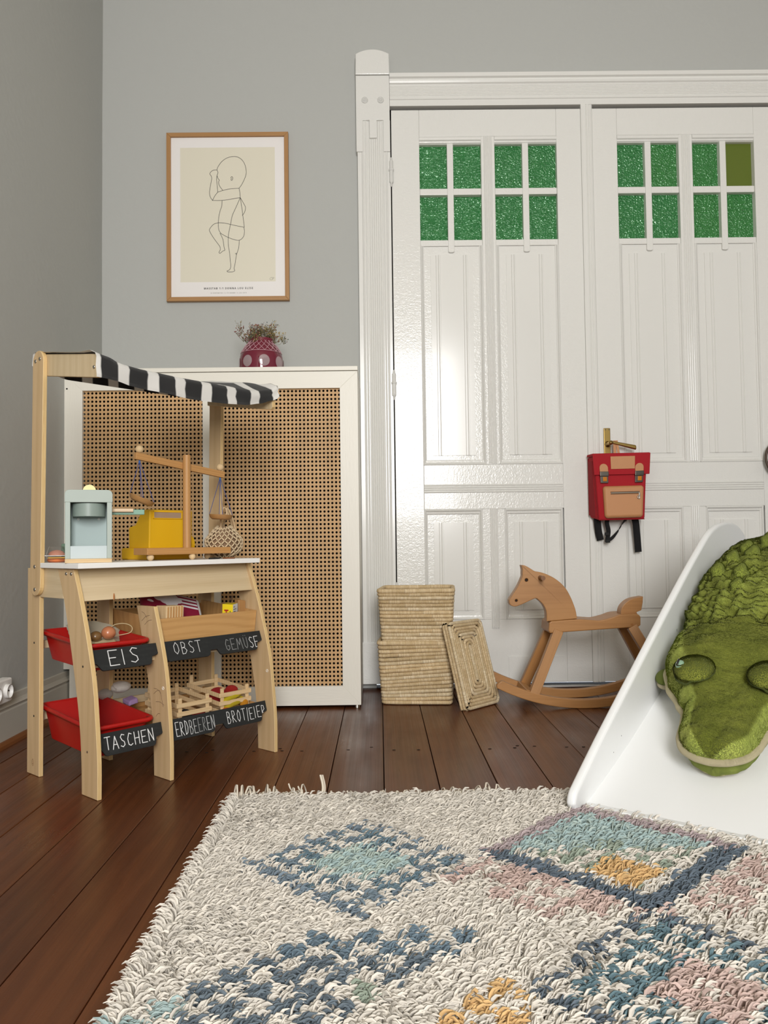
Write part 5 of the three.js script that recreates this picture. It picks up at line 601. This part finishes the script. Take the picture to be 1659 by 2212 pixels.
    furSpots.forEach(([x, y, z, a, b, c, r, g1, b1], k) => { nn.set(a, b, c).normalize(); dn.set((q41() - 0.5) * 1.2, 0.02, 1).addScaledVector(nn, -dn.dot(nn)); dn.addScaledVector(nn, -dn.dot(nn)).normalize(); xx.crossVectors(nn, dn).normalize(); const sc = 0.7 + 0.6 * q41(); mm.makeBasis(xx, nn, dn).scale(new THREE.Vector3(sc, sc, sc)).setPosition(x - nn.x * 0.0003, y - nn.y * 0.0003, z - nn.z * 0.0003); f.setMatrixAt(k, mm); const v = 1.05 + 0.6 * q41(); f.setColorAt(k, cc.setRGB(r * v, g1 * v, b1 * v)); }); t.add(f); };
  furOn(g, 100000, null, (p) => p.y > 0.045);
  const plain = (c) => phys({ color: c, roughness: 0.95, sheen: 0.5, sheenRoughness: 0.5, sheenColor: new THREE.Color(0.4, 0.45, 0.2), bumpMap: M.plush.bumpMap, bumpScale: 0.0012 });
  // cream lip running round the mouth
  { const L = [], Q = []; const TT = []; for (let i = 0; i <= 24; i++) TT.push(mix(0.52, 0.2, i / 24)); TT.push(0.187, 0.177, 0.17, 0.165); for (const tt of TT) { L.push([C - hw(tt) * 1.005 - 0.001, seam(tt) - 0.003, -tt + 0.002]); Q.unshift([C + hw(tt) * 1.005 + 0.001, seam(tt) - 0.003, -tt + 0.002]); } const path = [...L, [C, seam(0.16) - 0.003, -0.159], ...Q]; const g2 = tube(path, 0.0085, 200, 10, false, 0.5); part('lip', g2, plain(0xd9cca6), t, { label: 'cream plush lip' }); }
  // lower jaw
  { const jr = [], jc = [], jw = curve([0.17, 0.174, 0.187, 0.207, 0.245, 0.31, 0.36, 0.43, 0.5, 0.58], [0.012, 0.034, 0.055, 0.07, 0.08, 0.09, 0.115, 0.155, 0.185, 0.185]); for (let i = 0; i <= 70; i++) { const tt = mix(0.169, 0.6, Math.pow(i / 70, 1.5)), w = jw(tt), row = []; for (let j = 0; j < 40; j++) { const a = j / 40 * 6.2832, x = w * Math.sign(Math.cos(a)) * Math.pow(Math.abs(Math.cos(a)), 0.6), y = 0.0235 + 0.021 * Math.sign(Math.sin(a)) * Math.pow(Math.abs(Math.sin(a)), 0.7) + (noise(x * 200, tt * 200, 4) - 0.5) * 0.002; row.push([C + x, y, -tt]); const c = y < 0.008 && i > 2 ? lin(0xd9cda0) : lerp3(lin(0x6b7a28), light, noise(x * 50, tt * 50, 3)); jc.push(...c); } jc.push(...jc.slice(-120, -117)); jr.push(row); } jr[0] = jr[0].map((p) => [mix(p[0], C, 0.97), mix(p[1], 0.0235, 0.95), p[2]]); part('lower_jaw', loft(jr, { closed: true, colors: jc }), M.plush, t); }
  // eyes under plush lids
  for (const s of [-1, 1]) { const cx = C + s * 0.086, b = new THREE.SphereGeometry(1, 36, 20, 0, 6.2832, 0, Math.PI * 0.62); b.scale(0.048, 0.024, 0.05); warpKeep(b, (x, y, z) => { const f = 1 + 0.04 * (noise(x * 90, z * 90, 31) - 0.5); return [x * f, y * f, z * f]; }); const lid = part('eyelid', clean(b.translate(cx, 0.137, -0.392)), plain(0x6a7329), t); furOn(lid.geometry, 5000, dark);
    part('eye_fold', tube([...Array(22)].map((_, i) => { const a = i / 22 * 6.2832; return [cx + 0.0465 * Math.cos(a), 0.128 + (s * Math.cos(a) > 0 ? -0.006 : 0.004), -0.392 + 0.0495 * Math.sin(a)]; }), 0.0028, 60, 6, true), plain(0x55611d), t);
    const ex = cx + s * 0.027, ez = -0.38; part('eye', ball(0.0125, [ex, 0.151, ez], [1, 1, 1.1], 24), phys({ color: 0x86a58c, roughness: 0.12 }), t, { label: 'glassy pale green eye' }); part('pupil', place(clean(new THREE.SphereGeometry(0.0052, 16, 10).scale(0.6, 0.5, 2.0)), [ex + s * 0.0035, 0.1622, ez + 0.003], [0.4, 0, 0]), phys({ color: 0x08090a, roughness: 0.05, clearcoat: 1 }), t);
    part('eye_rim', tube([...Array(16)].map((_, i) => { const a = i / 16 * 6.2832; return [ex + 0.0085 * Math.cos(a), 0.1575, ez + 0.0125 * Math.sin(a)]; }), 0.0016, 40, 6, true), mat({ color: 0x2e3512, roughness: 0.8 }), t); }
  // paw peeping out beside the head, plush scallops along the back
  { const p = ball(1, [0, 0, 0], [0.03, 0.017, 0.035], 24); part('paw', p.translate(0.03, 0.035, -0.5), plain(0x73802f), t); part('paw_pad', ball(1, [0.03, 0.022, -0.496], [0.027, 0.012, 0.034], 20), plain(0xdccfae), t); }
  for (const [s, tt, n, w, a] of [[0.092, 0.86, 0.18, 0.036, 0.3], [0.112, 0.945, 0.19, 0.036, 0.2], [0.14, 1.005, 0.195, 0.036, 0.15], [0.165, 0.96, 0.195, 0.04, 0.1], [0.19, 1.05, 0.2, 0.04, 0], [0.16, 0.84, 0.19, 0.034, 0.25], [0.168, 0.76, 0.185, 0.032, 0.2], [0.23, 1.1, 0.2, 0.036, 0], [0.3, 0.97, 0.2, 0.036, -0.1], [0.3, 0.84, 0.19, 0.034, -0.2]]) { const b = new THREE.SphereGeometry(1, 28, 18); b.scale(w * 0.62, w * 0.95, w * 0.42); warpKeep(b, (x, y, z) => { const r = 1 + 0.16 * (noise3(x * 70, y * 70, z * 70, 8) - 0.5) + 0.1 * Math.cos(Math.atan2(y, x) * 5); return [x * r, y * r, z * r]; }); b.rotateX(-0.7); b.rotateY(a); furOn(part('back_scallop', clean(b.translate(s, n - 0.01 - (tt > 0.9 ? 0.008 : 0), -tt)), plain(0x828c38), t).geometry, 1500, lin(0x828c38)); }
  makeFur();
}
function warpKeep(g, fn) { const p = g.attributes.position; for (let i = 0; i < p.count; i++) { const v = fn(p.getX(i), p.getY(i), p.getZ(i)); p.setXYZ(i, ...v); } g.computeVertexNormals(); return g; }
{ const c = Math.cos(LT), s = Math.sin(LT), at = (w, h, d) => [LO[0] + c * w - s * d * 1, h, LO[2] - s * w - c * d]; const t = thing('purple_cushion', 'purple plush cushion at the top of the slide behind the crocodile', 'cushion', at(0.33, 0.458, 1.2), LT); part('cushion', warp(new RoundedBoxGeometry(0.24, 0.16, 0.14, 8, 0.06), (x, y, z) => [x, y + 0.078 + 0.012 * Math.sin(x * 40), z], 'x'), felt(0x7b6c9c), t); }

// ================= shaggy rug =================
{ const t = thing('shaggy_rug', 'cream shaggy rug with blue checked diamonds and pink and orange patches', 'rug', [0, 0, 0]); const X0 = -0.352, X1 = 1.25, Z0 = -1.9, Z1 = -0.25;
  part('rug_base', box2(X0 + 0.006, X1, 0.0005, 0.009, Z0, Z1, 0.003, 'x'), mat({ color: 0xb9ae9c, roughness: 1 }), t);
  const q = rng(99), G = 0.0365, GZ = 0.0349, cream = () => { const v = 0.63 + 0.2 * q(); return [v, v * 0.93, v * 0.82]; }, tone = (h, a = 0.22) => { const c = lin(h), v = 1 - a / 2 + a * q(); return c.map((x) => x * v); };
  const colour = (x, z) => { const i = Math.round((x + 0.096) / G), j = Math.round((z + 1.211) / GZ), chk = ((i + j) & 1) === 0; const ad = (cx, cz) => Math.abs(x - cx) + Math.abs(z - cz) * 1.02; const blue = () => tone([0x6e828c, 0x667c87, 0x76858f][Math.abs(i * 7 + j * 3) % 3]), navy = () => tone(0x636f7a), teal = () => tone(0xa9bdbb), pink = () => tone(0xccb4aa), gold = () => tone(0xd9b37c), mauve = () => tone(0xb3a3a3), sage = () => tone(0x9aa595);
    // A: checked diamond
    let d = ad(-0.045, -1.492); if (d < 0.232) { if (!chk) return d < 0.09 && z < -1.44 ? tone(0xb7c6bd) : cream(); return d < 0.1 ? teal() : d > 0.185 ? tone(0x798792) : blue(); }
    // D: checked diamond with a pink heart
    d = ad(0.425, -1.062); if (d < 0.235) { const e = ad(0.43, -1.058); if (e < 0.085) return e < 0.02 ? cream() : pink(); if (!chk) return cream(); return d > 0.2 ? tone(0x616c76) : tone(0x678088); }
    // C: half diamond with navy V, teal above and an orange heart
    d = ad(0.443, -1.532); if (d < 0.262) { const e = ad(0.435, -1.436); if (e < 0.072) return e < 0.015 ? tone(0xb9b4a4) : gold(); if (z > -1.535) return d > 0.2 ? navy() : d > 0.165 ? cream() : chk ? sage() : cream(); if (d > 0.215) return mauve(); return chk ? teal() : d < 0.08 ? sage() : q() < 0.5 ? tone(0xb3c2bb) : teal(); }
    // pink cells round the V
    if (z > -1.49 && z < -1.27) { const e = ad(0.443, -1.532), p = Math.abs(x - 0.443); if (e > 0.262 && e < 0.47 && p > 0.02 && p < 0.38 && chk && hash(i, j, 4) < 0.85) return pink(); if (e > 0.262 && e < 0.36 && hash(i, j, 6) < 0.3) return pink(); }
    // B: slanting checked band
    if (j >= 0 && j <= 11 && i >= -j && i <= 6 - j + (j > 6 ? 2 : 0)) { if (!chk) return cream(); if (j === 4 && i > 1) return sage(); if (j >= 5 && i <= -j + 1) return teal(); return tone(j < 2 ? 0x6e808c : 0x69757e); }
    if (j >= 6 && j <= 8 && i === -j - 1) return teal();
    // E: orange cells
    if (z > -1.1 && x > 0.06 && x < 0.19) { const a = i - Math.round((0.164 + 0.096) / G), b = j - Math.round((-1.064 + 1.211) / GZ); if ((a + b) % 2 === 0 && b >= 0 && a <= b && a >= -b - 0.5) return gold(); }
    return cream(); };
  const tuft = (() => { const rows = [], P = [[0, 0, 0.0019], [0.0035, 0.011, 0.0022], [0.0085, 0.0175, 0.0021], [0.0145, 0.0195, 0.0018], [0.0205, 0.0175, 0.0006]]; for (const [x, y, r] of P) rows.push([...Array(4)].map((_, k) => { const a = k * Math.PI / 2 + 0.6; return [x - r * Math.sin(a) * 0.45, y + r * Math.sin(a), r * Math.cos(a)]; })); return loft(rows, { closed: true, cap1: true }); })();
  const list = []; const ca = Math.cos(LT), sa = Math.sin(LT);
  for (let z = Z0 + 0.002; z < -0.62; z += 0.0047) for (let x = X0; x < X1; x += 0.0047) { const px = x + (q() - 0.5) * 0.006, pz = z + (q() - 0.5) * 0.006; if (px > 0.95 && pz > -1.2) continue; const lx = px - LO[0], lz = pz - LO[2], w = ca * lx - sa * lz, d = -(sa * lx + ca * lz); if (w > -0.026 && d > -0.014 && w < 0.5) continue; list.push([px, pz]); }
  const im = new THREE.InstancedMesh(tuft, mat({ roughness: 0.95 }), list.length), m = new THREE.Matrix4(), e = new THREE.Euler(), qt = new THREE.Quaternion(), sc = new THREE.Vector3(), ps = new THREE.Vector3(), col = new THREE.Color(); im.name = 'pile'; im.userData.kind = 'stuff';
  list.forEach(([x, z], k) => { const flow = (fbm(x * 7, z * 7, 61, 2) - 0.5) * 3.4, edge = x < X0 + 0.012 ? Math.PI + (q() - 0.5) * 1.6 : null; e.set((q() - 0.5) * 0.5, edge ?? flow * 0.6 + (q() - 0.5) * 1.7 + (q() < 0.1 ? Math.PI : 0), (q() - 0.35) * 0.75); qt.setFromEuler(e); const s = 0.78 + 0.5 * q(); sc.set(s, s * (0.85 + 0.35 * q()), 0.62 + 0.3 * q()); ps.set(x, 0.005, z); m.compose(ps, qt, sc); im.setMatrixAt(k, m); const c = colour(x + 0.012 * Math.cos(e.y) + (q() - 0.5) * 0.006, z - 0.012 * Math.sin(e.y) + (q() - 0.5) * 0.006); im.setColorAt(k, col.setRGB(c[0] * 0.94, c[1] * 0.94, c[2] * 0.94)); });
  t.add(im);
  const fr = []; for (let x = X0 + 0.004; x < 0.5; x += 0.0036) { const tall = x < -0.25 ? 1.5 : hash(Math.round(x * 24), 2, 3) < 0.35 ? 1.3 : 0.7, L = (0.016 + 0.026 * q()) * tall, dx = (q() - 0.5) * 0.05, h = (0.004 + 0.022 * q() * q()) * tall; fr.push(tube([[x, 0.012, Z0 + 0.006], [x + dx * 0.3, 0.016 + h, Z0 - L * 0.35], [x + dx * 0.75, 0.012 + h * 0.7, Z0 - L * 0.8], [x + dx * 1.2, 0.004 + h * (q() < 0.15 ? 1.6 : 0.15), Z0 - L]], 0.0016 + 0.0012 * q(), 7, 4)); }
  for (const x of [-0.148, -0.146, -0.142]) fr.push(tube([[x, 0.01, Z0], [x + 0.004, 0.04, Z0 - 0.012], [x - 0.002, 0.068, Z0 - 0.016]], 0.002, 8, 4));
  part('fringe', fr, mat({ color: 0xddd3c2, roughness: 0.95 }), t, { kind: 'stuff' });
}
renderer.render(scene, camera);
